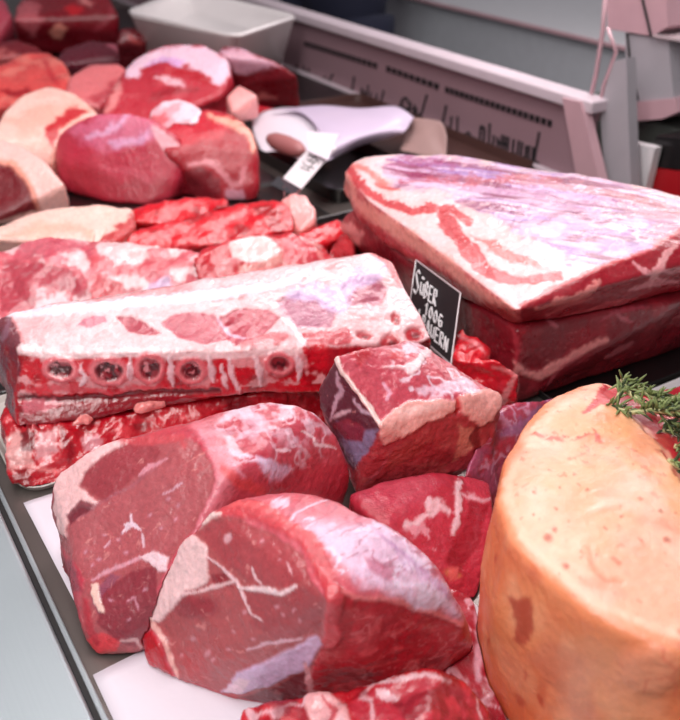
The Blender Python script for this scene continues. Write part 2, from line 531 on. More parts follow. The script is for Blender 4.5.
    p.line([(305,664),(309,680),(312,700)], 6, (232, 168, 164), 2, 2, 0.9)
    for (x, y, w) in [(262,540,3),(243,612,3),(275,607,3),(282,615,2.5),(206,655,4),(212,660,3),(232,632,2.5),(252,640,2.5),(293,610,2.5),(192,640,3),(226,650,2.5),(180,655,2),(300,622,2.5),(278,560,2)]:
        p.blob(x, y, w, w*0.6, (214, 150, 152), random.randint(-60, 60), 0.5, 2, 0.75)
    # ragged crust bottom left
    p.fill([(141,634),(152,632),(166,658),(174,682),(160,676),(146,660)], (190, 24, 40), 3, 4, 1, 0, 0.001)
    p.line([(176,682),(205,697),(235,701)], 5, (196, 70, 74), 3, 3, 0.8)
lump('beef_joint', [H((225,701,0),(178,685,0),(152,658,0),(150,636,.01),(300,712,0),(385,700,0),(470,668,0),(474,640,.03),('w',.245,.315,0),('w',.30,.34,0),('w',.30,.39,0),('w',.22,.47,0),('w',.14,.47,0),
                 (212,511,.115),(240,507,.12),(177,545,.085),(160,583,.055),(148,618,.03),(318,570,.122),(322,650,.065),
                 (255,495,.125),(290,492,.128),(335,497,.13),(370,512,.13),(405,535,.122),(432,560,.11),(452,590,.095),(466,618,.07),(469,638,.05),(330,600,.12)),
                 H((141,634,.012),(152,628,.02),(176,684,0),(146,668,0),(160,640,.03),('w',.14,.44,0))],
     p_A, (206, 98, 104), 0.25, 0.0014, 30, (0.0035, 24), 0.0005, 'beef', 'beef joint with cream fat wedge on the cut face and silvery top, nearest the front', 'meat', group=None, seed=3)

def p_H(p):
    up = sstep(0.55, 0.85, p.no[:, 2])
    side = 1-up
    p.mottle((234, 158, 112), 16, -0.1, 0.6, 0.6, 3, where=side)
    p.mottle((214, 104, 62), 12, 0.0, 0.4, 0.55, 5, where=side)
    p.mottle((236, 180, 146), 20, 0.1, 0.6, 0.4, 6, where=side)
    p._apply(up, (244, 186, 160), 0, 0)
    p.mottle((244, 182, 136), 14, -0.05, 0.5, 0.7, 8, where=up)
    p.mottle((244, 204, 180), 22, 0.0, 0.4, 0.55, 9, where=up)
    p.mottle((232, 150, 130), 40, 0.35, 0.2, 0.4, 10, where=up)
    p.fill([(600,385),(650,420),(680,450),(720,520),(690,540),(650,480),(600,420)], (242, 178, 126), 16, 10, 0.6)
    p.line([(598,380),(548,404),(507,458),(496,498),(512,540),(547,577),(590,609),(640,634),(690,652)], 11, (236, 150, 108), 7, 4, 0.75, taper=False)
    p.line([(600,383),(552,410),(515,462),(506,498),(522,536),(556,570),(596,600),(644,624),(690,640)], 5, (246, 208, 184), 5, 4, 0.6, taper=False)
    p.mottle((214, 120, 96), 170, 0.42, 0.12, 0.6, 61, where=up)
    p.mottle((250, 218, 200), 40, 0.1, 0.5, 0.4, 62, where=up)
    p.mottle((196, 78, 50), (30, 30, 12), 0.25, 0.3, 0.55, 63, where=side)
    p.mottle((244, 190, 156), (40, 40, 20), 0.1, 0.5, 0.4, 64, where=side)
    # blood marks
    p.line([(533,435),(552,440),(572,440),(596,433),(600,438)], 4, (206, 78, 66), 2.5, 5, 0.8, brk=0.2)
    p.fill([(594,428),(600,436),(604,444),(596,442)], (204, 70, 62), 2, 3, 0.8)
    p.fill([(603,378),(612,385),(614,400),(600,405),(586,410),(596,396)], (208, 40, 40), 3, 6, 0.9)
    p.line([(584,410),(600,402)], 4, (206, 44, 40), 2, 4, 0.8)
    p.fill([(507,600),(530,600),(534,630),(524,646),(512,640),(516,620)], (168, 52, 40), 6, 6, 0.75)
    p.fill([(524,655),(545,640),(585,660),(600,700),(585,730),(560,700)], (206, 128, 104), 14, 8, 0.5)
    for (x, y, r, a) in [(521,700,8,60),(525,676,5,80),(497,560,4,90),(487,640,3,90),(540,700,6,70)]:
        p.blob(x, y, r, r*0.4, (190, 80, 58), a, 0.5, 4, 0.7)
    for (x, y, r) in [(548,538,5),(566,566,4),(554,530,3),(588,490,2),(534,492,1.8),(556,508,2),(575,474,1.6),(606,528,1.8),(640,540,2),(660,512,2.5),(668,540,4),(550,470,1.5),(596,556,2),(622,515,1.8),(532,515,1.5),(560,488,1.5),(640,600,2)]:
        p.blob(x, y, r, r*0.75, (186, 84, 66), 20, 0.5, 2, 0.75)
    p.line([(588,548),(592,566),(606,580),(622,582)], 3.5, (220, 140, 112), 3, 4, 0.6, disp=-0.0015)
    p.line([(588,510),(620,500),(650,512)], 4, (250, 214, 196), 6, 6, 0.5, disp=0.001)
    p.blob(672, 512, 12, 9, (232, 110, 100), 0, 0.4, 3, 0.0)
    # lean behind the fat
    p.fill([(612,385),(640,402),(658,426),(676,448),(750,540),(800,500),(720,400),(650,380)], (226, 110, 106), 4, 5, 0.95, 0.2)
    p.line([(610,388),(628,403),(648,420),(668,444),(684,468),(720,520)], 15, (190, 26, 50), 3, 4, 0.95, disp=-0.002, taper=False)
    p.line([(606,392),(625,408),(645,426),(665,450),(684,478)], 2.5, (238, 176, 150), 2, 3, 0.8, taper=False)
    p.fill([(602,376),(613,382),(616,398),(604,402),(598,396)], (196, 26, 40), 3, 5, 0.9)
    p.line([(583,411),(592,405),(603,400)], 5, (200, 34, 40), 2, 4, 0.9, lean=0)
    p.mottle((228, 132, 110), 28, 0.15, 0.35, 0.35, 66, where=up)
    p.blob(650, 670, 30, 22, (236, 158, 126), 20, 0.4, 8, 0.75, disp=0.003)
    p.veins((214, 108, 84), 45, 0.06, 0.5, 60, p.mask_poly([(622,650),(680,645),(682,700),(630,695)], 8, 5))
_rim = [(600,377,.135),(575,385,.138),(545,402,.14),(520,427,.14),(502,458,.14),(493,498,.14),(507,541,.14),(545,579,.14),(588,611,.14),(640,637,.14),(690,653,.14),(760,665,.14),(640,392,.13),(690,412,.12),(780,450,.115),(860,560,.12)]
_hr = H(*_rim); _c = sum(_hr)/len(_hr)
_mid = [np.array([_c[0]+(q[0]-_c[0])*1.035, _c[1]+(q[1]-_c[1])*1.035, DECK+.085]) for q in _hr]
_low = [np.array([_c[0]+(q[0]-_c[0])*0.99, _c[1]+(q[1]-_c[1])*0.99, DECK]) for q in _hr]
_dome = [np.array([_c[0]+(q[0]-_c[0])*0.8, _c[1]+(q[1]-_c[1])*0.8, q[2]+.006]) for q in _hr]
lump('gammon_joint', [_hr+_mid+_low+_dome], p_H, (224, 126, 84), 0.0, 0.0017, 26, (0.004, 14), 0.0004, 'pork_skin',
     'big round pork joint with orange skin and pale fat top, bottom right corner', 'meat', seed=21, deepen=1.1, cool=1.0)

def p_B(p):
    p.mottle((190, 62, 76), 26, 0.0, 0.4, 0.6, 4)
    # body: silverskin net
    m = p.mask_poly([(205,420),(235,405),(280,398),(315,408),(340,440),(300,470),(250,480),(222,462)], 10, 8)
    p.mottle((226, 190, 196), 55, 0.12, 0.2, 0.55, 12, where=m)
    p.veins((238, 206, 208), (70, 50, 70), 0.16, 0.5, 23, m)
    p.mottle((240, 214, 216), (110, 70, 110), 0.05, 0.2, 0.55, 25, where=m*sstep(455, 425, p.v))
    p.line([(196,427),(222,418),(245,408),(272,402),(300,402)], 5, (238, 208, 208), 4, 6, 0.8, brk=0.05)
    p.fill([(196,428),(215,432),(232,438),(246,456),(240,462),(222,452),(206,440)], (238, 206, 204), 4, 6, 0.75, disp=0.001)
    p.blob(216, 443, 11, 6, (206, 66, 74), 10, 0.3, 3, 0.9)
    p.line([(200,432),(214,448),(234,456),(262,462),(276,478)], 4, (236, 206, 212), 2.5, 6, 0.75, brk=0.05)
    p.fill([(258,458),(290,462),(285,476),(266,486),(262,470)], (228, 206, 220), 5, 8, 0.75)
    p.line([(304,430),(314,436),(316,444),(335,448)], 3, (240, 210, 206), 1.5, 3, 0.85)
    p.line([(276,450),(290,450)], 3, (240, 206, 204), 1.5, 3, 0.8)
    p.fill([(256,486),(300,468),(345,462),(352,482),(340,496),(280,498)], (194, 64, 78), 8, 5, 0.7)
    p.fill([(60,460),(120,430),(200,415),(230,408),(215,425),(150,436),(100,452)], (200, 80, 84), 5, 4, 0.7)
    # outer rim
    p.line([(195,425),(215,445),(225,475),(212,510),(196,530)], 16, (222, 138, 142), 8, 6, 0.8)
    p.line([(222,470),(240,484),(262,492)], 8, (214, 82, 80), 5, 4, 0.8)
    # cut face
    p.fill([(60,478),(80,455),(100,446),(140,434),(178,436),(196,442),(210,462),(214,482),(206,505),(196,525),(180,545),(165,570),(150,610),(142,660),(100,660),(84,640),(80,600),(86,580),(62,545),(50,510)], (178, 92, 92), 3, 3, 1, 1, -0.0005)
    p.fill([(76,482),(92,462),(120,445),(155,444),(162,452),(150,465),(130,482),(105,500),(92,494)], (166, 72, 76), 3, 3, 1, 1)
    p.fill([(70,530),(80,515),(130,490),(160,466),(186,464),(204,482),(198,510),(170,545),(158,560),(130,562),(92,582),(76,560)], (184, 98, 98), 3, 3, 1, 1)
    p.fill([(96,610),(106,588),(128,572),(156,566),(158,595),(148,630),(135,648),(112,640),(98,625)], (150, 58, 66), 3, 3, 1, 0.8)
    p.fill([(90,600),(110,572),(120,575),(104,595),(98,615)], (150, 84, 100), 3, 3, 0.8)
    # fat
    p.fill([(54,484),(66,468),(88,452),(118,440),(132,440),(100,458),(82,474),(78,488),(98,502),(92,508),(80,506),(70,516),(66,538),(60,530),(54,510)], (238, 192, 182), 2.5, 3, 1, 0, 0.0015)
    p.fill([(68,515),(82,500),(96,504),(78,518),(70,526)], (130, 44, 56), 2.5, 2, 0.9)
    p.line([(140,476),(150,466),(166,458)], 4, (220, 150, 154), 1.2, 2, 0.9)
    p.line([(122,442),(150,440),(178,438),(182,444)], 8, (204, 80, 84), 4, 5, 0.8)
    p.line([(76,520),(100,502),(132,486),(156,466)], 2, (176, 104, 110), 1.2, 2, 0.6)
    p.line([(125,526),(132,524),(140,530)], 4, (236, 206, 206), 1, 2, 0.95)
    p.line([(131,515),(132,525),(122,534)], 2.8, (236, 206, 206), 1, 2, 0.95)
    p.line([(142,534),(143,546)], 3, (232, 196, 196), 1, 2, 0.9)
    p.line([(163,494),(172,488),(182,482)], 2, (226, 180, 184), 1, 2, 0.8)
    p.line([(103,548),(110,542)], 2, (226, 180, 184), 1, 2, 0.8)
    p.line([(92,580),(112,568),(138,558),(150,553)], 3.5, (220, 160, 164), 1.5, 3, 0.9)
    p.fill([(138,556),(152,550),(168,556),(166,572),(158,570),(148,562)], (240, 206, 202), 2.5, 4, 0.95, 0, 0.0008)
    p.fill([(90,584),(98,584),(101,600),(104,612),(98,612),(92,600)], (236, 196, 176), 2, 2.5, 1, 0, 0.001)
    p.line([(126,602),(135,598),(138,610)], 2.2, (214, 150, 156), 1, 3, 0.8)
    for (x, y) in [(168,498),(178,505),(86,552),(98,560),(118,540),(150,515),(160,528),(92,566),(104,534),(125,552),(175,520),(110,600),(145,590),(128,620)]:
        p.blob(x, y, 2.4, 1.3, (216, 158, 166), random.randint(-60, 40), 0.6, 2, 0.7)
    p.fill([(86,640),(100,634),(120,640),(116,652),(98,660),(86,652)], (222, 74, 78), 3, 4, 0.9)
    p.line([(84,600),(88,625),(96,645)], 6, (180, 50, 62), 3, 3, 0.8)
    p.line([(120,640),(135,640),(142,648)], 3, (232, 190, 180), 2, 3, 0.8)
    p.fill([(55,550),(72,560),(84,592),(70,592),(56,572)], (158, 72, 82), 4, 3, 0.8)
lump('beef_joint', [H((140,658,0),(95,658,0),(82,640,.01),(80,600,.03),(57,540,.03),(50,505,.045),(57,478,.07),(80,457,.09),(105,444,.1),(140,433,.112),(175,427,.118),(200,420,.122),
                 (235,407,.122),(270,399,.125),(300,401,.125),(320,412,.118),(340,438,.098),(352,468,.07),(354,484,.05),(345,500,.03),(225,480,.115),(160,600,.05),
                 ('w',.30,.50,0),('w',.26,.60,0),('w',.13,.61,0),('w',.22,.46,0),('w',.15,.46,0)),
                 H((54,545,.03),(57,570,.01),(70,592,0),(84,592,.01),(85,540,.05),('w',.12,.58,0))],
     p_B, (196, 82, 92), 0.25, 0.0015, 30, (0.0035, 22), 0.0005, 'beef', 'beef joint with purplish marbled cut face, beside the steel counter edge behind the front joint', 'meat', seed=5)

def p_C(p):
    p.mottle((206, 92, 100), 40, 0.0, 0.3, 0.5, 4)
    m = p.mask_poly([(384,346),(432,340),(470,378),(500,392),(455,400),(410,398),(395,372)], 5, 5)
    p.mottle((240, 212, 212), 48, 0.1, 0.15, 0.8, 13, where=m, lean=0)
    p.veins((242, 216, 216), 38, 0.08, 0.8, 24, m)
    p.fill([(384,366),(400,368),(416,358),(428,346),(432,352),(422,364),(412,378),(404,372)], (242, 214, 206), 3, 4, 0.95, 0, 0.001)
    p.line([(384,382),(390,392),(386,400)], 4, (232, 180, 188), 2, 3, 0.8)
    p.fill([(416,388),(440,386),(470,378),(478,388),(450,396),(420,396)], (240, 210, 214), 5, 6, 0.75)
    p.fill([(338,352),(368,344),(372,352),(360,366),(352,360)], (186, 44, 52), 5, 5, 0.8)
    p.fill([(390,352),(404,350),(402,360),(390,360)], (208, 60, 62), 3, 4, 0.7)
    # left cut facet
    p.fill([(336,357),(352,388),(379,425),(378,441),(354,474),(336,444),(319,404),(316,388)], (104, 50, 60), 2.5, 2.5, 1, 0.8)
    p.fill([(336,422),(352,426),(376,430),(376,444),(354,472),(340,446)], (156, 140, 164), 5, 6, 0.85, 0)
    p.fill([(332,424),(350,420),(364,428),(360,442),(342,440)], (142, 42, 56), 3, 4, 0.9)
    p.line([(338,372),(340,390),(334,408),(330,420)], 4, (206, 166, 172), 2, 4, 0.85)
    p.line([(352,400),(362,412),(372,416)], 3, (216, 184, 190), 2, 4, 0.8)
    p.line([(334,418),(350,412)], 4, (220, 180, 180), 2, 4, 0.8)
    p.line([(336,357),(344,374),(356,390),(370,408),(380,426)], 3.6, (238, 208, 192), 1.2, 1.5, 1, 0, 0.0012, taper=False)
    # front facet and the fat cap above it
    p.fill([(380,430),(410,428),(444,414),(458,408),(482,420),(500,400),(498,440),(490,462),(430,478),(355,496),(352,474)], (184, 70, 74), 3, 4, 1, 0.3)
    p.mottle((214, 120, 112), (50, 50, 90), 0.1, 0.3, 0.45, 74, where=p.mask_poly([(380,430),(482,425),(490,462),(356,496)], 4, 4))
    p.fill([(384,452),(410,440),(430,438),(420,452),(392,468)], (196, 104, 92), 8, 6, 0.6)
    p.fill([(458,424),(474,428),(478,440),(466,456),(452,462),(460,440)], (224, 150, 126), 4, 5, 0.85)
    p.line([(478,424),(474,440),(478,456)], 7, (136, 26, 38), 3, 4, 0.9)
    p.line([(360,490),(380,470),(392,450)], 2, (200, 110, 116), 1.5, 2, 0.6)
    p.fill([(378,426),(394,410),(408,401),(430,400),(452,401),(466,394),(484,390),(502,394),(500,408),(492,420),(480,426),(468,418),(456,410),(444,417),(424,424),(400,438),(382,446)], (238, 176, 160), 3, 3.5, 1, 0, 0.002)
    p.fill([(396,412),(430,404),(450,404),(430,412),(400,420)], (246, 200, 184), 5, 4, 0.7)
    p.line([(456,400),(457,414)], 4, (206, 56, 60), 2, 2, 0.9, disp=-0.002)
lump('beef_block', [H((336,356,.145),(318,386,.112),(318,404,.1),(334,440,.065),(352,476,.04),(356,496,.03),(380,428,.107),(384,344,.14),(416,341,.125),(440,360,.115),(466,380,.11),(494,391,.1),(502,396,.096),(500,412,.085),(494,440,.06),(490,462,.04),(430,478,.032),
                  (410,401,.11),(452,398,.11),('w',.36,.58,.02),('w',.44,.54,.02),('w',.43,.47,.02),('w',.33,.5,.02))],
     p_C, (198, 84, 94), 0.3, 0.0014, 12, (0.003, 30), 0.0006, 'beef', 'squared beef block with pink fat cap, directly in front of the black price sign', 'meat', seed=8)

def p_D(p):
    p.mottle((184, 48, 64), 30, 0, 0.3, 0.6, 3)
    p.fill([(350,492),(380,478),(430,474),(444,484),(420,500),(380,510)], (206, 86, 100), 8, 5, 0.7)
    p.mottle((232, 170, 172), 130, 0.1, 0.2, 0.7, 9, where=p.mask_poly([(402,530),(440,500),(452,520),(444,552),(420,545)], 5, 5))
    p.line([(404,528),(420,516),(438,502),(448,512)], 6, (240, 204, 200), 3, 9, 0.85, brk=0.0)
    p.line([(460,484),(458,505),(454,535)], 6, (240, 206, 202), 2.5, 7, 0.95, disp=0.001)
    p.blob(452, 574, 9, 5, (216, 150, 96), 10, 0.4, 4, 0.85)
    p.line([(470,500),(480,520),(470,545)], 3, (226, 130, 140), 2, 6, 0.6)
    p.line([(462,494),(480,500),(490,500)], 3, (236, 190, 190), 2, 4, 0.8)
    p.fill([(470,500),(490,505),(478,545),(456,578),(445,560),(462,530)], (160, 30, 48), 5, 5, 0.8)
    p.fill([(446,568),(458,566),(456,582),(446,582)], (226, 110, 104), 3, 4, 0.9)
lump('beef_joint', [HB([(348,494,.05),(380,479,.058),(430,471,.06),(470,471,.055),(490,480,.045),(496,505,.035),(490,545,.02),(482,580,.008),(478,602,0),(440,606,.0),(420,560,.03),(380,530,.05)], 0.3)],  # right end stretched to cover the shadowed gap by the gammon joint
     p_D, (200, 66, 82), 0.2, 0.0018, 20, (0.004, 28), 0.0005, 'beef', 'small rosy red beef piece lying between the front joint and the gammon joint', 'meat', seed=15)

def p_E(p):
    p.mottle((150, 26, 44), 50, 0, 0.3, 0.6, 3)
    p.line([(474,610),(482,640),(478,680)], 8, (230, 184, 188), 4, 4, 0.8)
    p.veins((234, 190, 190), 60, 0.1, 0.7, 24)
lump('beef_trimming', [HB([(436,583,.03),(455,586,.035),(474,594,.03),(484,625,.025),(490,670,.015),(506,720,.008),(520,770,0),(470,770,0),(440,700,0),(425,640,.03)], 0.3)],  # enlarged and darkened to stand in for shadow beside the gammon joint
     p_E, (178, 44, 60), 0.2, 0.002, 14, (0.004, 40), 0.0006, 'beef', 'sliver of white-streaked red meat wedged between front joint and gammon joint', 'meat', seed=16)

def p_G(p):
    p.mottle((176, 96, 124), 40, 0, 0.3, 0.7, 3)
    p.line([(500,436),(520,428),(540,410)], 9, (176, 116, 150), 4, 5, 0.8)
    p.line([(480,470),(500,450),(516,440)], 8, (196, 40, 62), 4, 5, 0.7)
    p.veins((226, 180, 196), 50, 0.08, 0.6, 24)
lump('beef_joint', [HB([(462,480,.045),(474,450,.06),(488,420,.07),(500,404,.07),(522,399,.068),(548,397,.06),(572,398,.045),(550,425,.03),(512,480,.012),(500,510,0),(470,505,0)], 0.3)],
     p_G, (184, 74, 92), 0.2, 0.002, 18, (0.004, 30), 0.0005, 'beef', 'mauve and red meat piece half hidden behind the gammon joint', 'meat', seed=17)

# ---------------- the belly slabs -------------------------------------------
def p_I(p):
    up = sstep(0.35, 0.75, p.no[:, 2])
    p.mottle((242, 220, 212), 30, -0.1, 0.4, 0.5, 4, where=up)
    p.mottle((236, 178, 168), 24, 0.1, 0.3, 0.45, 41, where=up)
    # side of the slab: layered
    side = 1-up
    p._apply(side*0.95, (196, 74, 80), 0.2, 0)
    p.mottle((224, 130, 122), (60, 60, 200), 0, 0.3, 0.7, 6, where=side)
    p.mottle((158, 40, 50), (60, 60, 240), 0.1, 0.2, 0.6, 7, where=side)
    p.line([(346,178),(352,200),(372,215),(410,238),(445,262),(475,292),(512,316)], 11, (240, 170, 150), 5, 3, 0.85, taper=False)
    p.line([(350,206),(366,226),(400,250),(430,270),(470,298),(515,321)], 6, (176, 46, 54), 4, 4, 0.8, taper=False, brk=0.0)
    # muscle sheet along the back, its lilac sheen painted in
    m = p.mask_poly([(378,168),(400,158),(450,158),(520,166),(600,178),(690,204),(760,240),(700,236),(660,250),(610,264),(575,262),(545,240),(510,226),(480,206),(440,192),(400,188)], 10, 10)
    p._apply(m*0.85, (204, 160, 184), 0, 0)
    q = p.co @ np.array([[0.45, -0.89, 0], [0.89, 0.45, 0], [0, 0, 1]]).T
    n = fbm(q, (14, 75, 20), 3, 400)
    p._apply(sstep(0.0, 0.22, n)*m*0.9, (150, 62, 96), 0, 0.0006)
    n = fbm(q, (12, 85, 20), 3, 411)
    p._apply(sstep(0.12, 0.3, n)*m*0.8, (180, 146, 190), 0, 0)
    n = fbm(q, (18, 130, 30), 2, 420)
    p._apply(sstep(0.15, 0.35, n)*m*0.65, (240, 214, 222), 0, 0.0008)
    for pts, w, c in [([(386,166),(410,162),(440,164),(456,168)], 5, (176, 92, 126)), ([(392,172),(412,176),(440,172),(462,180)], 5, (170, 80, 110)), ([(400,182),(430,180),(470,184),(500,178),(560,180)], 4, (196, 84, 96)),
                      ([(470,178),(520,182),(570,186),(620,196),(660,206),(700,222)], 6, (186, 84, 92)), ([(500,192),(530,190),(560,200),(590,196)], 6, (190, 130, 160)), ([(520,212),(550,200),(580,208),(610,200),(640,212)], 5, (176, 104, 138)),
                      ([(540,224),(570,212),(600,222),(640,214)], 5, (164, 84, 118)), ([(578,240),(600,230),(625,236),(650,226)], 6, (176, 130, 176)), ([(600,252),(620,248),(640,240)], 6, (150, 100, 150)), ([(560,232),(590,226)], 4, (206, 160, 190))]:
        p.line(pts, w, c, 2.5, 6, 0.75, brk=-0.05)
    p.fill([(590,186),(640,196),(690,212),(690,236),(655,232),(640,212)], (180, 96, 104), 8, 8, 0.55)
    p.veins((238, 214, 210), 60, 0.08, 0.7, 33, p.mask_poly([(590,188),(700,208),(700,240),(620,250)], 8, 6))
    # red bands in the fat
    p.line([(350,168),(358,182),(372,194),(392,204),(412,211),(434,208),(452,209),(468,222)], 7.5, (206, 76, 76), 2, 3, 0.95, disp=-0.0006, taper=False)
    p.fill([(436,208),(452,216),(462,232),(478,250),(492,266),(520,276),(562,270),(566,278),(534,284),(500,284),(476,272),(462,256),(454,240),(438,226)], (208, 84, 84), 2.5, 4, 0.95, disp=-0.0006)
    p.fill([(470,234),(490,240),(514,252),(536,262),(540,268),(510,262),(486,250)], (222, 118, 108), 3, 4, 0.85)
    p.line([(352,164),(366,170),(384,184),(398,190)], 4.5, (226, 120, 104), 3, 4, 0.8)
    p.line([(376,184),(396,190)], 3, (214, 96, 86), 2, 3, 0.8)
    p.line([(505,250),(520,258),(540,268),(556,270)], 3, (230, 140, 130), 2, 3, 0.7)
    # the lean right end
    p.fill([(521,306),(555,288),(608,264),(644,253),(682,230),(760,230),(780,300),(682,292),(608,302),(555,318),(522,327)], (162, 32, 46), 2, 2, 1, 0.7)
    p.line([(536,308),(562,302),(590,292),(600,284),(594,282)], 6, (226, 146, 134), 2, 4, 0.9, disp=0.0008)
    p.line([(546,314),(570,304),(592,298)], 3, (214, 116, 112), 2, 3, 0.8)
    p.line([(632,262),(645,272),(660,280)], 4, (228, 160, 156), 1.5, 3, 0.9)
    p.line([(650,286),(658,270),(668,252),(674,244)], 6, (230, 170, 162), 2, 4, 0.9)
    p.line([(630,290),(650,284),(680,282)], 4, (226, 150, 148), 2, 3, 0.8)
    p.line([(655,270),(672,272),(684,268)], 4, (226, 150, 148), 2, 4, 0.85)
    p.line([(521,305),(555,287),(608,264),(644,252),(682,229)], 3, (216, 96, 92), 2, 2, 0.8, taper=False)
lump('pork_belly_slab', [H((345,172,.13),(352,162,.138),(364,156,.143),(400,154,.146),(450,156,.15),(510,164,.152),(560,171,.152),(600,177,.152),(640,188,.152),(680,204,.15),(770,240,.15),
                      (368,200,.127),(414,226,.127),(444,246,.126),(478,280,.124),(515,311,.12),(521,305,.122),(554,287,.13),(608,264,.142),(644,252,.148),(682,229,.155),(770,215,.155),
                      (343,190,.093),(360,222,.089),(386,245,.088),(414,263,.088),(464,298,.088),(514,325,.088),(555,318,.09),(608,302,.09),(682,292,.09),(770,260,.09),('w',.72,.98,.09),('w',.86,.8,.09))],
     p_I, (238, 202, 190), 0.0, 0.0019, 9, (0.003, 20), 0.0004, 'belly_meat', 'creamy fatty belly slab with red bands and lilac top, upper one of the two stacked', 'meat', 'stacked belly slabs', seed=30)

def p_J(p):
    p.mottle((120, 22, 34), 30, 0, 0.3, 0.5, 3)
    p.mottle((172, 48, 58), 60, 0.1, 0.3, 0.5, 5)
    p.line([(515,362),(524,372),(540,376),(560,364),(580,352),(606,340)], 8, (224, 148, 138), 2.5, 3, 0.95, disp=0.001)
    p.line([(517,366),(516,385),(511,405)], 4, (226, 150, 140), 1.5, 2, 0.9, taper=False)
    p.line([(548,384),(560,368),(580,356)], 3, (206, 104, 108), 2, 3, 0.7)
    p.line([(606,358),(622,348),(632,342)], 4, (214, 130, 130), 2, 3, 0.8)
    p.line([(618,316),(632,322)], 3, (206, 120, 124), 2, 3, 0.8)
    p.line([(545,320),(556,328)], 3, (206, 120, 124), 2, 3, 0.7)
    p.line([(600,322),(625,310),(650,306)], 2.5, (190, 80, 92), 2, 4, 0.6)
    p.fill([(336,225),(352,222),(362,236),(352,252),(340,256)], (232, 170, 158), 4, 4, 0.85)
    p.line([(512,330),(518,345),(516,362)], 4, (190, 70, 78), 2, 3, 0.7)
lump('pork_belly_slab', [H((340,226,.05),(345,216,.07),(352,210,.087),(386,243,.087),(414,262,.087),(464,297,.087),(516,330,.087),(519,362,.05),(511,407,0),(682,348,0),(770,315,0),(682,300,.087),(770,265,.088),(606,310,.09),
                      ('w',.62,.98,0),('w',.73,.98,.05),('w',.86,.8,0),('w',.73,.96,.087),('w',.84,.8,.087))],
     p_J, (146, 34, 46), 0.5, 0.0022, 9, (0.003, 20), 0.0005, 'beef', 'dark red slab with a pale fat streak along its side, lower one of the two stacked', 'meat', 'stacked belly slabs', seed=31)

def p_K(p):
    p.mottle((160, 14, 30), 50, 0, 0.3, 0.7, 3)
    p.mottle((230, 70, 80), 90, 0.15, 0.2, 0.7, 5)
    p.mottle((236, 40, 56), 40, -0.1, 0.3, 0.6, 12)
    p.line([(518,372),(510,386),(503,402)], 5, (232, 146, 138), 2, 2, 0.95, taper=False)
    p.line([(494,366),(508,370),(519,375)], 4, (232, 140, 134), 2, 3, 0.8)
    p.line([(460,336),(474,340),(486,352)], 4, (228, 130, 128), 2, 3, 0.8)
    p.line([(470,385),(490,396)], 3, (232, 170, 160), 2, 4, 0.6)
lump('rib_offcut', [HB([(452,336,.065),(462,328,.07),(478,338,.07),(490,350,.065),(486,366,.055),(468,364,.06),(455,362,.06)], 0.2, .02),
                   HB([(458,362,.06),(478,356,.065),(500,362,.065),(519,373,.055),(517,400,.025),(503,403,.018),(480,393,.025),(460,384,.035)], 0.2)],
     p_K, BRIGHT, 0.2, 0.0017, 6, (0.005, 50), 0.0009, 'raw_bone_meat', 'bright red wet offcut between the price sign and lower slab', 'meat', seed=32)

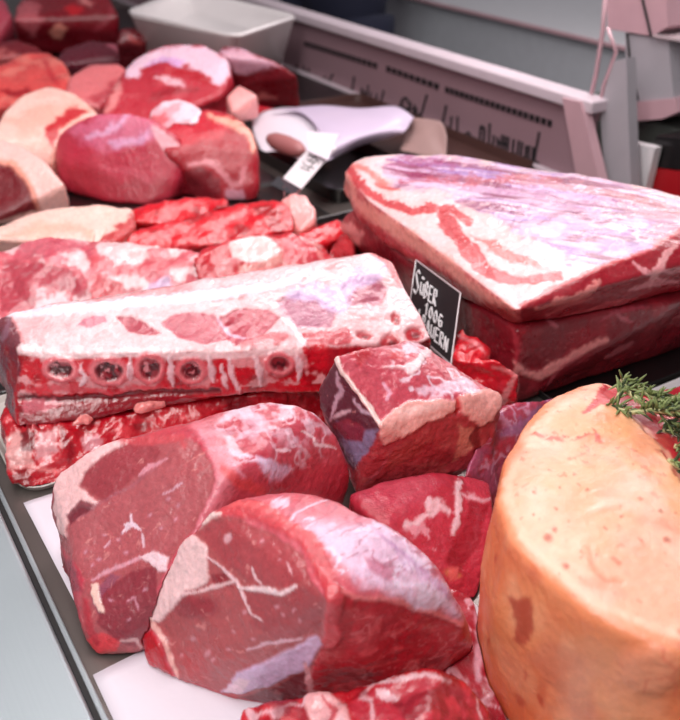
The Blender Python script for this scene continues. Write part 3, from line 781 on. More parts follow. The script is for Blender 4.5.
# ---------------- rib racks ---------------------------------------------------
def p_M(p):
    up = sstep(0.45, 0.75, p.no[:, 2])
    p.mottle((214, 110, 110), 40, 0.1, 0.3, 0.5, 3)
    p._apply(1-up, (176, 26, 40), 0, 0)
    p.fill([(0,308),(70,305),(150,297),(215,292),(272,282),(345,257),(375,250),(395,268),(405,292),(424,325),(432,340),(400,348),(330,345),(250,347),(220,356),(150,352),(100,356),(40,356),(20,345),(12,325)], (234, 192, 184), 4, 4, 1, 0)
    p.mottle((226, 150, 146), 26, 0.05, 0.5, 0.5, 14, where=up)
    p.line([(0,314),(70,309),(150,301),(215,296),(272,286),(300,278)], 8, (244, 226, 222), 3, 2, 0.9, taper=False, disp=0.001)
    p.fill([(84,318),(104,316),(106,323),(92,328),(78,326)], (196, 100, 116), 3, 3, 0.9, 0.2)
    p.fill([(115,317),(130,316),(148,326),(162,334),(150,336),(128,332)], (184, 72, 84), 2.5, 3, 0.95, 0.3, -0.001)
    p.fill([(162,324),(172,314),(192,311),(216,316),(242,326),(226,341),(200,344),(180,338)], (190, 76, 90), 2.5, 3, 0.95, 0.3, -0.001)
    p.fill([(218,318),(236,310),(270,308),(282,318),(264,335),(234,345),(222,336)], (188, 70, 84), 2.5, 3, 0.95, 0.3, -0.001)
    p.line([(220,318),(232,334),(246,338)], 3, (232, 196, 204), 2, 3, 0.8)
    p.fill([(280,300),(298,293),(320,297),(336,308),(330,324),(308,328),(290,321),(280,310)], (166, 74, 106), 5, 6, 0.85, 0, -0.001)
    p.fill([(284,292),(312,284),(338,290),(350,300),(340,312),(318,300),(296,300)], (206, 178, 206), 7, 7, 0.75)
    p.fill([(340,290),(350,279),(372,275),(387,290),(382,304),(364,308),(348,302)], (168, 70, 94), 5, 5, 0.85, 0, -0.001)
    p.fill([(332,290),(350,276),(378,258),(386,268),(378,280),(356,288),(346,302)], (216, 192, 216), 7, 6, 0.7)
    p.line([(300,336),(320,334),(345,334),(348,340),(310,342)], 7, (196, 60, 70), 2.5, 4, 0.9)
    p.line([(240,346),(262,338),(285,338),(276,344)], 5, (198, 66, 74), 3, 4, 0.8)
    p.line([(284,320),(296,332),(306,345),(308,354)], 5, (248, 230, 222), 2, 3, 0.9, disp=0.0015)
    p.line([(372,252),(390,262),(398,285)], 7, (208, 66, 72), 4, 4, 0.85)
    for (x, y, rx, ry) in [(392,342,11,9),(415,333,9,8),(396,318,5,6),(364,334,8,5)]:
        p.blob(x, y, rx, ry, (184, 28, 42), 0, 0.3, 3, 0.95, 0, -0.002)
        p.blob(x+1, y+1, rx*.4, ry*.4, (120, 14, 28), 0, 0.5, 2, 0.8)
    # left end, dark dried skin
    p.fill([(-10,318),(12,318),(26,350),(20,375),(12,395),(16,430),(-10,430)], (118, 46, 56), 3, 3, 0.95, 0.3)
    p.line([(2,340),(10,322)], 5, (150, 110, 118), 2, 4, 0.7)
    p.line([(13,318),(24,344),(24,370)], 3, (206, 130, 126), 1.5, 2, 0.8)
    # front row with sawn bones
    p.fill([(18,352),(60,354),(110,350),(150,352),(220,356),(260,348),(330,346),(322,395),(240,400),(150,408),(60,422),(16,430),(22,380)], (206, 26, 44), 4, 4, 1, 0)
    p.mottle((150, 8, 24), 50, 0.0, 0.25, 0.7, 18, where=(1-up))
    fronts = p.mask_poly([(18,352),(330,346),(330,400),(18,430)], 3, 2)
    p.mottle((238, 188, 180), 70, 0.12, 0.15, 0.65, 19, where=fronts*(p.v < 396-(p.u-20)*0.04))
    p.line([(20,350),(60,353),(100,352),(150,353),(200,356),(250,352),(300,350)], 8, (244, 214, 204), 2.5, 5, 0.9, taper=False)
    for (x, y, rx, ry) in [(61,369,17,12),(109,371,19,14),(150,368,14,14),(192,370,15,12),(279,364,13,11)]:
        p.blob(x, y, rx+2, ry+1.5, (222, 110, 112), 5, 0.12, 2, 0.95, 0, 0.002)
        p.blob(x, y, rx*.9, ry*.85, (236, 150, 146), 5, 0.15, 2, 0.9)
        p.blob(x, y, rx*.72, ry*.7, (150, 30, 44), 5, 0.2, 3, 0.95, 0, -0.002)
    bone_m = np.zeros(len(p.u))
    for (x, y, rx, ry) in [(61,369,12,9),(109,371,14,10),(150,368,10,10),(192,370,9,8),(279,364,7,6)]:
        bone_m = np.maximum(bone_m, sstep(1.1, 0.8, np.sqrt(((p.u-x)/rx)**2+((p.v-y)/ry)**2)))
    p.mottle((66, 8, 18), 160, -0.1, 0.2, 0.85, 26, where=bone_m, disp=-0.001)
    p.mottle((232, 160, 156), 170, 0.25, 0.15, 0.8, 27, where=bone_m)
    for pts in [[(82,362),(84,376),(80,388)], [(130,358),(131,380)], [(170,358),(172,384)], [(210,358),(214,382)], [(228,358),(236,380),(240,392)], [(256,358),(262,384)], [(222,368),(228,388)], [(298,356),(296,380)]]:
        p.line(pts, 5, (244, 214, 208), 2, 4, 0.85, disp=0.0012)
    p.line([(30,390),(60,388),(100,392),(150,388),(200,388),(240,392)], 5, (212, 60, 70), 3, 5, 0.8, taper=False)
    p.line([(20,398),(70,400),(130,396),(180,392),(220,392)], 4, (96, 6, 20), 3, 3, 0.85, taper=False, disp=-0.003)
    # thin flap below
    p.fill([(18,404),(60,404),(120,398),(170,394),(215,400),(150,412),(60,426),(18,430)], (156, 20, 38), 3, 3, 0.9, 0)
    p.mottle((190, 26, 46), 40, 0.1, 0.3, 0.5, 29, where=(p.v > 404)*1.0)
    p.fill([(18,408),(60,408),(120,402),(170,398),(200,402),(140,412),(60,424),(18,428)], (138, 12, 30), 6, 5, 0.6, 0)
    p.fill([(22,402),(50,398),(62,404),(44,412),(24,412)], (226, 130, 134), 4, 6, 0.85)
lump('rib_rack', [H((-6,318,.122),(12,312,.125),(70,304,.13),(150,297,.13),(215,292,.13),(272,282,.132),(312,270,.135),(345,257,.138),(372,251,.138),(392,262,.13),(404,288,.12),(420,315,.11),(432,338,.1),
                 (22,350,.11),(100,352,.11),(180,352,.107),(250,348,.103),(325,345,.1),(400,348,.095),(18,404,.064),(60,402,.062),(140,396,.06),(230,394,.058),(330,392,.055),(430,356,.06),(-6,350,.1),
                 ('w',.1,.79,.06),('w',.5,.73,.06)),
                 H((8,385,.068),(16,428,.046),(60,424,.046),(130,411,.05),(200,400,.052),(230,392,.06),(16,404,.064),('w',.1,.75,.046),('w',.34,.68,.05),('w',.3,.64,.06))],
     p_M, (236, 200, 192), 0.0, 0.0016, 9, (0.003, 30), 0.0005, 'raw_bone_meat', 'long rib rack with a row of round sawn bones, cream fat on top', 'meat', 'rib racks in the left trays', seed=40)

def p_N(p):
    p.mottle((140, 12, 28), 45, 0, 0.3, 0.8, 3)
    p.fill([(3,440),(18,430),(30,455),(34,470),(10,470)], (228, 170, 158), 4, 4, 0.9)
    p.fill([(20,432),(35,430),(36,450),(20,452)], (120, 14, 26), 3, 3, 0.9)
    p.fill([(38,432),(54,430),(58,450),(44,468),(36,460)], (232, 172, 166), 3, 4, 0.9)
    p.fill([(82,438),(100,432),(108,440),(96,448),(84,450)], (232, 170, 168), 3, 5, 0.8)
    p.blob(20, 478, 9, 7, (150, 14, 26), 0, 0.3, 4, 0.9)
    p.line([(5,468),(30,468),(60,474)], 3, (236, 150, 140), 2, 4, 0.8)
    p.mottle((232, 90, 92), 80, 0.28, 0.2, 0.6, 9)
    p.line([(60,430),(70,450),(68,462)], 8, (150, 12, 30), 3, 4, 0.9)
    p.line([(110,425),(150,420),(170,424)], 5, (210, 40, 55), 3, 5, 0.8)
lump('rib_rack', [H((0,418,.045),(6,425,.045),(3,455,.03),(10,486,.008),(24,489,.006),(55,487,.004),(75,480,.004),(110,470,.004),(60,425,.046),(130,412,.048),(200,400,.05),(260,392,.05),
                  (30,455,.03),(75,445,.03),('w',.11,.79,0),('w',.4,.7,0),('w',.38,.62,0),('w',.36,.64,.045),('w',.11,.76,.045))],
     p_N, (192, 26, 42), 0.0, 0.002, 6, (0.005, 45), 0.0012, 'raw_bone_meat', 'bloody rib rack underneath the long one, at the left rim of its tray', 'meat', 'rib racks in the left trays', seed=41)

# scraps of fat on the rack
def scrap(px, py, h, s, rot, seed, label):
    c = at(px, py, h)
    r = random.Random(seed)
    pts = []
    for k in range(14):
        a = r.random()*6.28; b = r.uniform(-1, 1)
        v = np.array([math.cos(a)*s*1.5, math.sin(a)*s*0.7, b*s*0.6])
        v = np.array([v[0]*math.cos(rot)-v[1]*math.sin(rot), v[0]*math.sin(rot)+v[1]*math.cos(rot), v[2]])
        pts.append(c+v)
    lump('fat_scrap', [pts], None, (238, 150, 138), 0, 0.0012, 5, (0.002, 120), 0.0004, 'raw_bone_meat', label, 'meat', seed=seed, flat=False)
scrap(83, 420, .05, .007, 0.3, 1, 'small pink fat scrap hanging below the left end of the long rib rack')
scrap(150, 406, .053, .010, -0.2, 2, 'torn pink fat scrap below the middle of the long rib rack')

# ---------------- second row ---------------------------------------------------
def p_O1(p):
    p.mottle((240, 206, 196), 38, 0.0, 0.15, 0.9, 5)
    p.fill([(20,240),(50,236),(85,244),(92,254),(70,262),(30,256),(12,262)], (206, 96, 106), 5, 5, 0.9)
    p.fill([(88,256),(105,254),(116,262),(110,270),(95,268)], (214, 92, 96), 3, 4, 0.9)
    p.fill([(60,255),(80,250),(90,262),(84,272),(70,262)], (240, 210, 200), 4, 5, 0.85)
    p.fill([(118,248),(150,244),(185,250),(175,262),(135,264),(120,260)], (240, 212, 200), 4, 5, 0.85)
    p.fill([(145,250),(170,248),(172,258),(150,260)], (216, 96, 100), 3, 4, 0.8)
    p.fill([(0,262),(30,262),(70,272),(88,290),(80,298),(50,288),(0,278)], (176, 62, 74), 5, 6, 0.8)
    p.fill([(0,275),(18,272),(36,288),(44,304),(30,312),(0,312)], (188, 74, 84), 4, 4, 0.95, 0.4)
    p.fill([(36,290),(60,292),(72,304),(50,312),(36,308)], (240, 196, 190), 4, 5, 0.85)
    p.fill([(90,276),(110,276),(128,290),(115,308),(88,308)], (196, 34, 48), 5, 7, 0.85)
    p.line([(92,278),(110,272),(128,270),(150,266),(185,262),(210,262)], 10, (206, 84, 90), 4, 4, 0.85)
    p.fill([(142,290),(168,276),(180,300),(150,306)], (204, 180, 200), 5, 6, 0.85)
    p.fill([(120,288),(142,286),(145,304),(122,306)], (170, 40, 54), 4, 4, 0.85)
lump('rib_rack', [HB([(-30,262,.07),(0,250,.075),(22,240,.082),(52,235,.085),(85,243,.082),(120,249,.08),(150,243,.082),(185,247,.078),(212,256,.07),(222,285,.045),(218,308,.03),(150,314,.03),(60,318,.03),(-20,326,.03)], 0.3)],
     p_O1, (214, 110, 114), 0.2, 0.0026, 7, (0.006, 32), 0.0012, 'raw_bone_meat', 'fatty rib rack in the second row, behind the long rack with sawn bones', 'meat', 'rib racks in the left trays', seed=50)

def p_O2(p):
    p.mottle((196, 32, 44), 35, 0, 0.3, 0.8, 4)
    p.fill([(229,243),(245,236),(265,236),(283,250),(268,262),(246,262),(232,258)], (246, 220, 206), 3, 2, 1)
    p.fill([(238,266),(262,262),(284,252),(284,262),(262,272),(240,274)], (240, 176, 160), 4, 4, 0.9)
    p.fill([(284,240),(306,236),(322,252),(328,266),(306,272),(286,262)], (214, 76, 84), 4, 4, 0.9)
    p.line([(300,236),(318,248),(328,268)], 3, (238, 160, 150), 2, 3, 0.8)
    p.line([(236,280),(265,268),(300,268),(322,276)], 5, (236, 150, 140), 3, 3, 0.85)
    p.line([(190,302),(206,284),(222,268),(238,262)], 6, (236, 160, 154), 3, 4, 0.8)
lump('rib_rack', [HB([(190,262,.07),(200,250,.075),(228,240,.085),(250,234,.088),(270,237,.085),(300,233,.08),(325,243,.07),(336,260,.06),(330,274,.045),(280,275,.05),(200,300,.035),(190,306,.03)], 0.3)],
     p_O2, (204, 50, 60), 0.0, 0.0024, 6, (0.005, 35), 0.001, 'raw_bone_meat', 'red rib piece with a square block of white fat, second row', 'meat', 'rib racks in the left trays', seed=51)

def p_O3(p):
    p.mottle((232, 170, 168), 45, 0.15, 0.2, 0.8, 5)
    p.line([(262,272),(270,284),(262,292)], 6, (232, 176, 176), 3, 4, 0.85)
lump('beef_steak', [HB([(205,305,.03),(222,284,.05),(240,274,.055),(268,268,.058),(300,272,.045),(330,282,.03),(280,296,.02),(230,310,.02)], 0.3)],
     p_O3, (170, 56, 70), 0.5, 0.0025, 8, (0.003, 35), 0.0006, 'beef', 'dark red steak below the white fat block, behind the long rack', 'meat', seed=52)

def p_Q1(p):
    p.mottle((246, 180, 150), 30, 0.0, 0.4, 0.5, 4)
    p.fill([(96,243),(118,226),(134,212),(138,228),(120,246)], (190, 24, 38), 4, 4, 0.9)
    p.line([(0,238),(40,226),(80,228),(96,240)], 7, (240, 178, 150), 5, 3, 0.6)
lump('pork_rind', [HB([(-30,238,.05),(0,224,.055),(35,211,.062),(70,206,.065),(105,205,.065),(132,209,.06),(136,226,.05),(118,242,.04),(96,247,.035),(60,240,.038),(0,246,.035)], 0.3)],
     p_Q1, (246, 206, 184), 0, 0.0026, 10, (0.004, 24), 0.0005, 'far_meat', 'curved pale pork rind strip behind the second row of ribs', 'meat', seed=60)

def p_Q(p):
    p.mottle((150, 10, 24), 40, 0.1, 0.3, 0.7, 3)
    p.mottle((232, 90, 92), 60, 0.15, 0.3, 0.6, 5)
def bone_red(pts, label, seed, base=(214, 28, 44), nm='meaty_bone', fn=p_Q):
    lump(nm, [HB(pts, 0.3)], fn, base, 0, 0.0026, 5, (0.005, 40), 0.001, 'raw_bone_meat', label, 'meat', 'red bones behind the rib racks', seed=seed)
bone_red([(118,236,.04),(150,226,.047),(200,216,.05),(262,199,.055),(286,203,.055),(294,215,.045),(292,230,.035),(230,244,.03),(160,250,.025),(125,252,.025)], 'longest bright red meaty bone lying level in front of the dark red joints', 61)
bone_red([(132,222,.04),(128,208,.05),(160,200,.06),(200,196,.062),(226,199,.058),(228,212,.05),(180,224,.04)], 'short bright red meaty bone directly below the two round joints', 62)
bone_red([(284,238,.035),(310,228,.042),(338,216,.048),(347,221,.045),(344,238,.03),(300,250,.025),(320,250,.02)], 'thin bright red bone pointing towards the upper belly slab', 63)
def p_K4(p):
    p.mottle((240, 150, 136), 40, 0, 0.4, 0.5, 3)
bone_red([(280,200,.055),(292,193,.062),(306,196,.06),(316,208,.05),(315,224,.035),(300,233,.03)], 'rounded pink bone knuckle beside the small white tag', 64, (238, 170, 158), 'bone_knuckle', p_K4)
bone_red([(330,262,.045),(332,240,.055),(346,232,.05),(356,244,.04),(352,262,.03)], 'red and pink meat scrap between ribs and lower slab', 65, (206, 60, 66), 'meat_scrap')

# ---------------- back group ----------------------------------------------------
def p_R1(p):
    p.fill([(68,128),(90,116),(125,112),(150,118),(165,135),(140,146),(105,150),(80,145)], (224, 128, 150), 12, 8, 0.75)
    p.line([(88,138),(110,130),(122,120),(130,112)], 5, (236, 196, 214), 4, 5, 0.7)
    p.line([(110,145),(140,142),(150,130)], 5, (234, 200, 222), 5, 5, 0.6)
    p.fill([(150,124),(164,130),(186,152),(184,164),(168,156),(158,142)], (240, 186, 184), 3, 3, 0.95)
    p.fill([(60,160),(90,168),(120,178),(165,180),(185,190),(140,208),(80,200)], (164, 34, 50), 12, 6, 0.75)
    p.line([(100,166),(130,172),(150,180)], 3, (216, 110, 120), 3, 3, 0.5)
lump('beef_joint', [HB([(53,152,.06),(58,132,.09),(76,118,.115),(100,111,.125),(130,110,.13),(155,117,.122),(178,134,.1),(188,156,.07),(186,180,.03),(172,198,.01),(145,207,0),(110,205,0),(78,194,.005),(60,176,.03)], 0.12)],
     p_R1, (194, 60, 78), 0.1, 0.003, 10, (0.003, 18), 0.0004, 'far_meat', 'smooth rounded red joint with rosy top, left of a pair behind the meaty bones', 'meat', seed=70)
def p_R2(p):
    p.fill([(158,130),(185,112),(220,110),(238,122),(220,138),(190,145),(165,150)], (206, 56, 68), 8, 6, 0.8)
    p.line([(212,118),(235,124),(250,134),(254,150)], 8, (246, 178, 150), 3, 4, 0.95, disp=0.002)
    p.line([(188,164),(205,162),(220,168),(232,184),(240,182),(245,165)], 6, (232, 160, 158), 3, 4, 0.9)
    p.fill([(184,170),(200,168),(218,178),(222,196),(186,196)], (132, 30, 42), 4, 4, 0.9)
    p.fill([(226,190),(242,188),(246,200),(228,202)], (220, 170, 176), 3, 3, 0.8)
lump('beef_joint', [HB([(160,132,.1),(176,116,.115),(205,107,.12),(232,112,.112),(250,128,.1),(258,150,.075),(259,180,.035),(254,203,0),(225,204,0),(190,199,0),(178,180,.02),(162,150,.08)], 0.12)],
     p_R2, (176, 36, 50), 0.2, 0.003, 9, (0.005, 22), 0.0005, 'far_meat', 'dark red joint with orange fat strip, right of a pair behind the meaty bones', 'meat', seed=71)
def p_S2(p):
    p.mottle((232, 150, 150), 40, 0.0, 0.3, 0.6, 3)
    p.fill([(148,118),(165,112),(170,122),(155,132)], (214, 70, 74), 4, 5, 0.7)
lump('fat_piece', [HB([(147,126,.1),(150,108,.12),(162,98,.13),(180,97,.132),(204,108,.122),(198,122,.11),(170,130,.1)], 0.12, 0.085)],
     p_S2, (244, 214, 212), 0, 0.003, 8, (0.004, 26), 0.0006, 'far_meat', 'white and pink fatty piece lying on the pair of dark joints', 'meat', seed=72)
def p_S1(p):
    p.fill([(125,66),(140,54),(165,46),(205,46),(228,62),(230,76),(218,86),(200,72),(170,66),(146,66),(138,80),(126,76)], (242, 208, 212), 5, 5, 0.95)
    p.fill([(145,64),(165,56),(185,60),(176,68),(150,70)], (216, 168, 206), 5, 4, 0.8)
    p.line([(142,70),(160,66),(190,72),(212,84)], 9, (186, 34, 48), 3, 4, 0.95)
    p.line([(158,78),(172,82),(184,84)], 5, (240, 200, 198), 3, 4, 0.9)
    p.line([(118,84),(114,100),(106,112)], 7, (236, 160, 150), 4, 4, 0.8)
    p.line([(150,100),(165,92),(195,90)], 5, (160, 26, 42), 3, 4, 0.8)
lump('beef_joint', [HB([(100,120,.06),(104,98,.085),(120,72,.11),(135,56,.13),(165,44,.145),(205,44,.145),(226,56,.13),(232,74,.105),(222,95,.08),(190,112,.06),(140,125,.05)], 0.12)],
     p_S1, (194, 56, 68), 0.1, 0.0034, 8, (0.006, 18), 0.0006, 'far_meat', 'red joint topped with white and lilac fat, behind the dark pair', 'meat', seed=73)
def p_S3(p): pass
lump('fat_piece', [HB([(226,96,.09),(238,84,.1),(259,94,.09),(254,110,.06),(244,120,.05),(232,112,.07)], 0.12, 0.04)], None, (244, 172, 160), 0, 0.003, 8, (0.002, 26), 0.0004, 'far_meat',
     'flat salmon pink fat flap at the right end of the dark joints', 'meat', seed=74)
lump('meat_scrap', [HB([(250,112,.04),(258,104,.045),(278,108,.03),(272,116,.02),(258,120,.02)], 0.12)], None, (196, 44, 56), 0, 0.003, 6, (0.003, 40), 0.0004, 'far_meat',
     'tiny red scrap next to the wrapping paper', 'meat', seed=75)
def p_T(p):
    p.fill([(214,48),(240,48),(282,66),(260,72),(238,74),(226,60)], (222, 178, 184), 5, 5, 0.9)
    p.line([(240,86),(262,76),(290,78)], 4, (190, 70, 80), 3, 4, 0.6)
    p.line([(250,100),(275,97)], 4, (226, 130, 120), 3, 4, 0.7)
lump('beef_joint', [HB([(212,56,.13),(222,46,.14),(242,48,.14),(276,62,.12),(298,76,.09),(299,90,.05),(282,98,.02),(262,105,0),(238,100,.03)], 0.12)],
     p_T, (142, 24, 38), 0.2, 0.0034, 8, (0.004, 22), 0.0005, 'far_meat', 'dark red joint with pale pink top, just in front of the white plastic tub', 'meat', seed=76)
def p_V(p):
    p.fill([(0,162),(18,168),(34,188),(40,209),(20,216),(-30,228),(-30,162)], (128, 26, 36), 4, 3, 1, 0.5)
    p.line([(-10,160),(14,164),(30,184),(38,208)], 4, (250, 170, 140), 3, 2, 0.8)
lump('pork_joint', [HB([(-30,150,.09),(0,136,.1),(22,143,.095),(46,160,.08),(66,184,.055),(70,198,.03),(62,208,.01),(38,212,0),(0,222,0),(-30,232,0)], 0.12)],
     p_V, (248, 200, 182), 0, 0.003, 9, (0.003, 18), 0.0004, 'far_meat', 'cream fat covered joint with dark red cut face at the left picture edge', 'meat', seed=77)
def p_W(p):
    p.mottle((246, 176, 150), 18, 0.0, 0.4, 0.6, 4)
    p.fill([(46,128),(58,116),(76,106),(88,112),(74,120),(60,130),(54,148),(48,142)], (200, 34, 46), 4, 4, 0.95)
lump('pork_joint', [HB([(-20,145,.08),(2,112,.105),(22,94,.12),(50,84,.125),(76,92,.12),(100,112,.1),(80,125,.09),(62,150,.06),(52,165,.04),(20,150,.06)], 0.12)],
     p_W, (250, 206, 184), 0, 0.003, 10, (0.003, 16), 0.0004, 'far_meat', 'round pale pork joint with a red spot, behind the cream joint on the left', 'meat', seed=78)
def p_X(p):
    p.mottle((250, 150, 130), 22, 0.0, 0.4, 0.7, 4)
    p.line([(44,60),(52,76),(60,84)], 4, (210, 50, 60), 3, 4, 0.8)
    p.line([(0,90),(20,94),(30,90)], 6, (170, 24, 40), 3, 4, 0.9)
lump('pork_joint', [HB([(-20,80,.08),(0,64,.09),(24,54,.1),(48,51,.1),(64,62,.095),(76,82,.08),(66,98,.06),(20,104,.05),(-20,110,.04)], 0.12)],
     p_X, (232, 96, 88), 0, 0.0034, 8, (0.005, 18), 0.0006, 'far_meat', 'salmon orange pork piece near the upper left, behind the round pale joint', 'meat', seed=79)
lump('pork_joint', [HB([(62,96,.07),(68,76,.09),(90,63,.1),(120,63,.1),(130,72,.09),(118,90,.07),(100,108,.05),(80,104,.05)], 0.12)],
     lambda p: (p.fill([(88,100),(110,86),(126,78),(120,96),(100,110)], (190, 44, 62), 6, 5, 0.8)), (232, 132, 128), 0, 0.0034, 10, (0.003, 16), 0.0004, 'far_meat', 'smooth pink pork joint left of the white topped red joint', 'meat', seed=80)
def p_Z(p):
    p.fill([(14,18),(20,2),(38,2),(42,20),(34,38),(24,30)], (206, 110, 112), 5, 6, 0.85)
    p.fill([(50,30),(60,23),(68,28),(62,38),(54,38)], (240, 160, 136), 3, 3, 0.9)
    p.blob(74, 10, 9, 6, (200, 24, 40), 0, 0.3, 3, 0.9)
    p.line([(80,0),(92,4)], 5, (230, 150, 140), 3, 4, 0.8)
    p.line([(95,30),(108,20),(112,8)], 2, (186, 80, 90), 2, 3, 0.6)
lump('beef_joint', [HB([(13,20,.1),(18,0,.13),(30,-14,.15),(80,-20,.16),(110,-6,.14),(120,15,.1),(118,32,.06),(95,42,.03),(60,49,.0),(38,42,.03),(22,34,.06)], 0.12)],
     p_Z, (140, 22, 38), 0.3, 0.004, 9, (0.006, 14), 0.0006, 'far_meat', 'dark red marbled joint at the very top left, farthest of the big pieces', 'meat', seed=81)
lump('beef_joint', [HB([(-20,0,.12),(0,-6,.12),(13,14,.09),(15,26,.06),(0,38,.04),(-20,40,.04)], 0.12)], p_R1, (212, 92, 106), 0, 0.004, 8, (0.004, 16), 0.0005, 'far_meat',
     'pink joint cut off by the upper left corner', 'meat', seed=82)
lump('beef_joint', [HB([(50,66,.05),(62,48,.07),(90,39,.08),(118,42,.075),(132,54,.055),(132,66,.03),(100,74,.01),(70,72,.02)], 0.12)],
     lambda p: p.line([(108,44),(122,52)], 4, (210, 120, 130), 3, 3, 0.7), (112, 34, 50), 0.2, 0.004, 9, (0.003, 16), 0.0004, 'far_meat', 'flat maroon joint in front of the farthest big joint', 'meat', seed=83)
lump('beef_joint', [HB([(-20,60,.05),(-10,44,.07),(14,38,.07),(38,46,.055),(48,54,.04),(30,60,.02),(0,70,.01)], 0.12)],
     lambda p: p.mottle((214, 120, 112), 30, 0.1, 0.2, 0.7, 4), (140, 34, 46), 0.2, 0.004, 7, (0.004, 20), 0.0004, 'far_meat', 'dull red meat piece behind the salmon orange pork', 'meat', seed=84)
lump('beef_joint', [HB([(116,44,.09),(120,28,.12),(136,27,.115),(168,40,.09),(182,50,.06),(160,60,.01),(135,62,.01)], 0.12)],
     lambda p: p.line([(128,36),(140,44)], 5, (190, 90, 84), 3, 3, 0.8), (116, 20, 34), 0.2, 0.004, 7, (0.004, 20), 0.0004, 'far_meat', 'dark red meat piece left of the white plastic tub', 'meat', seed=85)

# ---------------- meat behind the gammon joint ---------------------------------------
def p_Y(p):
    p.mottle((226, 120, 120), 30, 0.1, 0.3, 0.7, 4)
lump('beef_joint', [HB([(622,402,.03),(640,392,.04),(670,386,.045),(720,380,.04),(780,400,.03),(760,430,0),(690,420,.0)], 0.12)],
     p_Y, (200, 44, 58), 0.2, 0.002, 10, (0.004, 28), 0.0006, 'beef', 'red meat with pink fat lying behind the gammon joint near the white tray corner', 'meat', seed=90)
# ------------------------------------------------------------------ room
def steel_mat(name, color, rough, stretch):
    m, nt, b = new_mat(name)
    N, L = nt.nodes.new, nt.links.new
    tc = N('ShaderNodeTexCoord'); mp = N('ShaderNodeMapping'); mp.inputs['Scale'].default_value = stretch
    L(tc.outputs['Object'], mp.inputs['Vector'])
    nz = N('ShaderNodeTexNoise'); nz.inputs['Scale'].default_value = 1; nz.inputs['Detail'].default_value = 5
    L(mp.outputs[0], nz.inputs['Vector'])
    mr = N('ShaderNodeMapRange'); mr.inputs['To Min'].default_value = rough-0.06; mr.inputs['To Max'].default_value = rough+0.08
    L(nz.outputs['Fac'], mr.inputs['Value']); L(mr.outputs[0], b.inputs['Roughness'])
    bp = N('ShaderNodeBump'); bp.inputs['Distance'].default_value = 0.0002; bp.inputs['Strength'].default_value = 0.4
    L(nz.outputs['Fac'], bp.inputs['Height']); L(bp.outputs[0], b.inputs['Normal'])
    b.inputs['Base Color'].default_value = rgba(color); b.inputs['Metallic'].default_value = 0.6
    return m
steel_mat('brushed_steel', (168, 180, 184), 0.45, (400, 4, 400))
steel_mat('deck_steel', (112, 104, 100), 0.3, (300, 6, 300))
simple('tile_floor', (120, 116, 112), 0.5)
simple('wall_paint', (188, 192, 198), 0.7)
simple('white_plastic', (226, 222, 224), 0.3, coat=0.3)
simple('dull_tray', (176, 170, 164), 0.4, coat=0.2)
simple('tub_plastic', (232, 226, 226), 0.35, coat=0.2, nvar=0.04)
simple('grey_plastic', (168, 164, 170), 0.45)
simple('pinkish_enamel', (196, 158, 166), 0.4)
simple('panel_enamel', (150, 120, 128), 0.45, nscale=8, nvar=0.1)
simple('rim_enamel', (206, 192, 200), 0.35)
simple('black_plastic', (16, 15, 16), 0.3, coat=0.2)
simple('dark_brown', (70, 44, 40), 0.5)
simple('black_rubber', (14, 14, 15), 0.6)
simple('worktop_grey', (168, 168, 172), 0.5)
simple('ink', (26, 20, 24), 0.7)
simple('waxed_paper', (222, 212, 222), 0.6, nscale=14, nvar=0.04, bump=0.0012, bscale=40)
simple('lilac_film', (206, 190, 214), 0.35, nscale=12, nvar=0.05, coat=0.3)
simple('brown_film', (158, 128, 124), 0.35, nscale=20, nvar=0.15, coat=0.4)
simple('chalkboard', (34, 32, 35), 0.55, nscale=60, nvar=0.25)
simple('chalk', (232, 230, 232), 0.8)
simple('clear_edge', (190, 176, 180), 0.2, coat=0.5)
simple('navy_cloth', (22, 26, 48), 0.85)
simple('dark_cloth', (18, 18, 24), 0.85)
simple('skin_tone', (214, 164, 138), 0.5)
simple('brown_hair', (60, 40, 28), 0.6)
simple('red_plastic', (170, 20, 30), 0.4)
simple('dark_green', (58, 62, 58), 0.5)
simple('card_white', (232, 222, 226), 0.5)
simple('rosemary_leaf', (126, 140, 86), 0.5, nscale=120, nvar=0.35)
simple('rosemary_dark', (58, 70, 40), 0.5, nscale=120, nvar=0.3)
simple('rosemary_stem', (196, 190, 140), 0.6, nscale=80, nvar=0.2)
simple('chrome', (190, 190, 196), 0.2, metal=1.0)
simple('sausage_brown', (170, 108, 108), 0.4)

def structure(name, mn, mx, mat):
    bm = bmesh.new(); add_box(bm, mn, mx)
    o = bm_obj(name, bm, mat); o['kind'] = 'structure'
    return o
structure('floor', (-1.6, -1.2, -0.05), (3.0, 5.2, 0.0), 'tile_floor')
structure('wall_right', (3.0, -1.2, 0.0), (3.1, 5.2, 2.9), 'wall_paint')
structure('wall_back', (-1.6, 5.2, 0.0), (3.1, 5.3, 2.9), 'wall_paint')

def D(x, y, h): return (x, y, DECK+h)
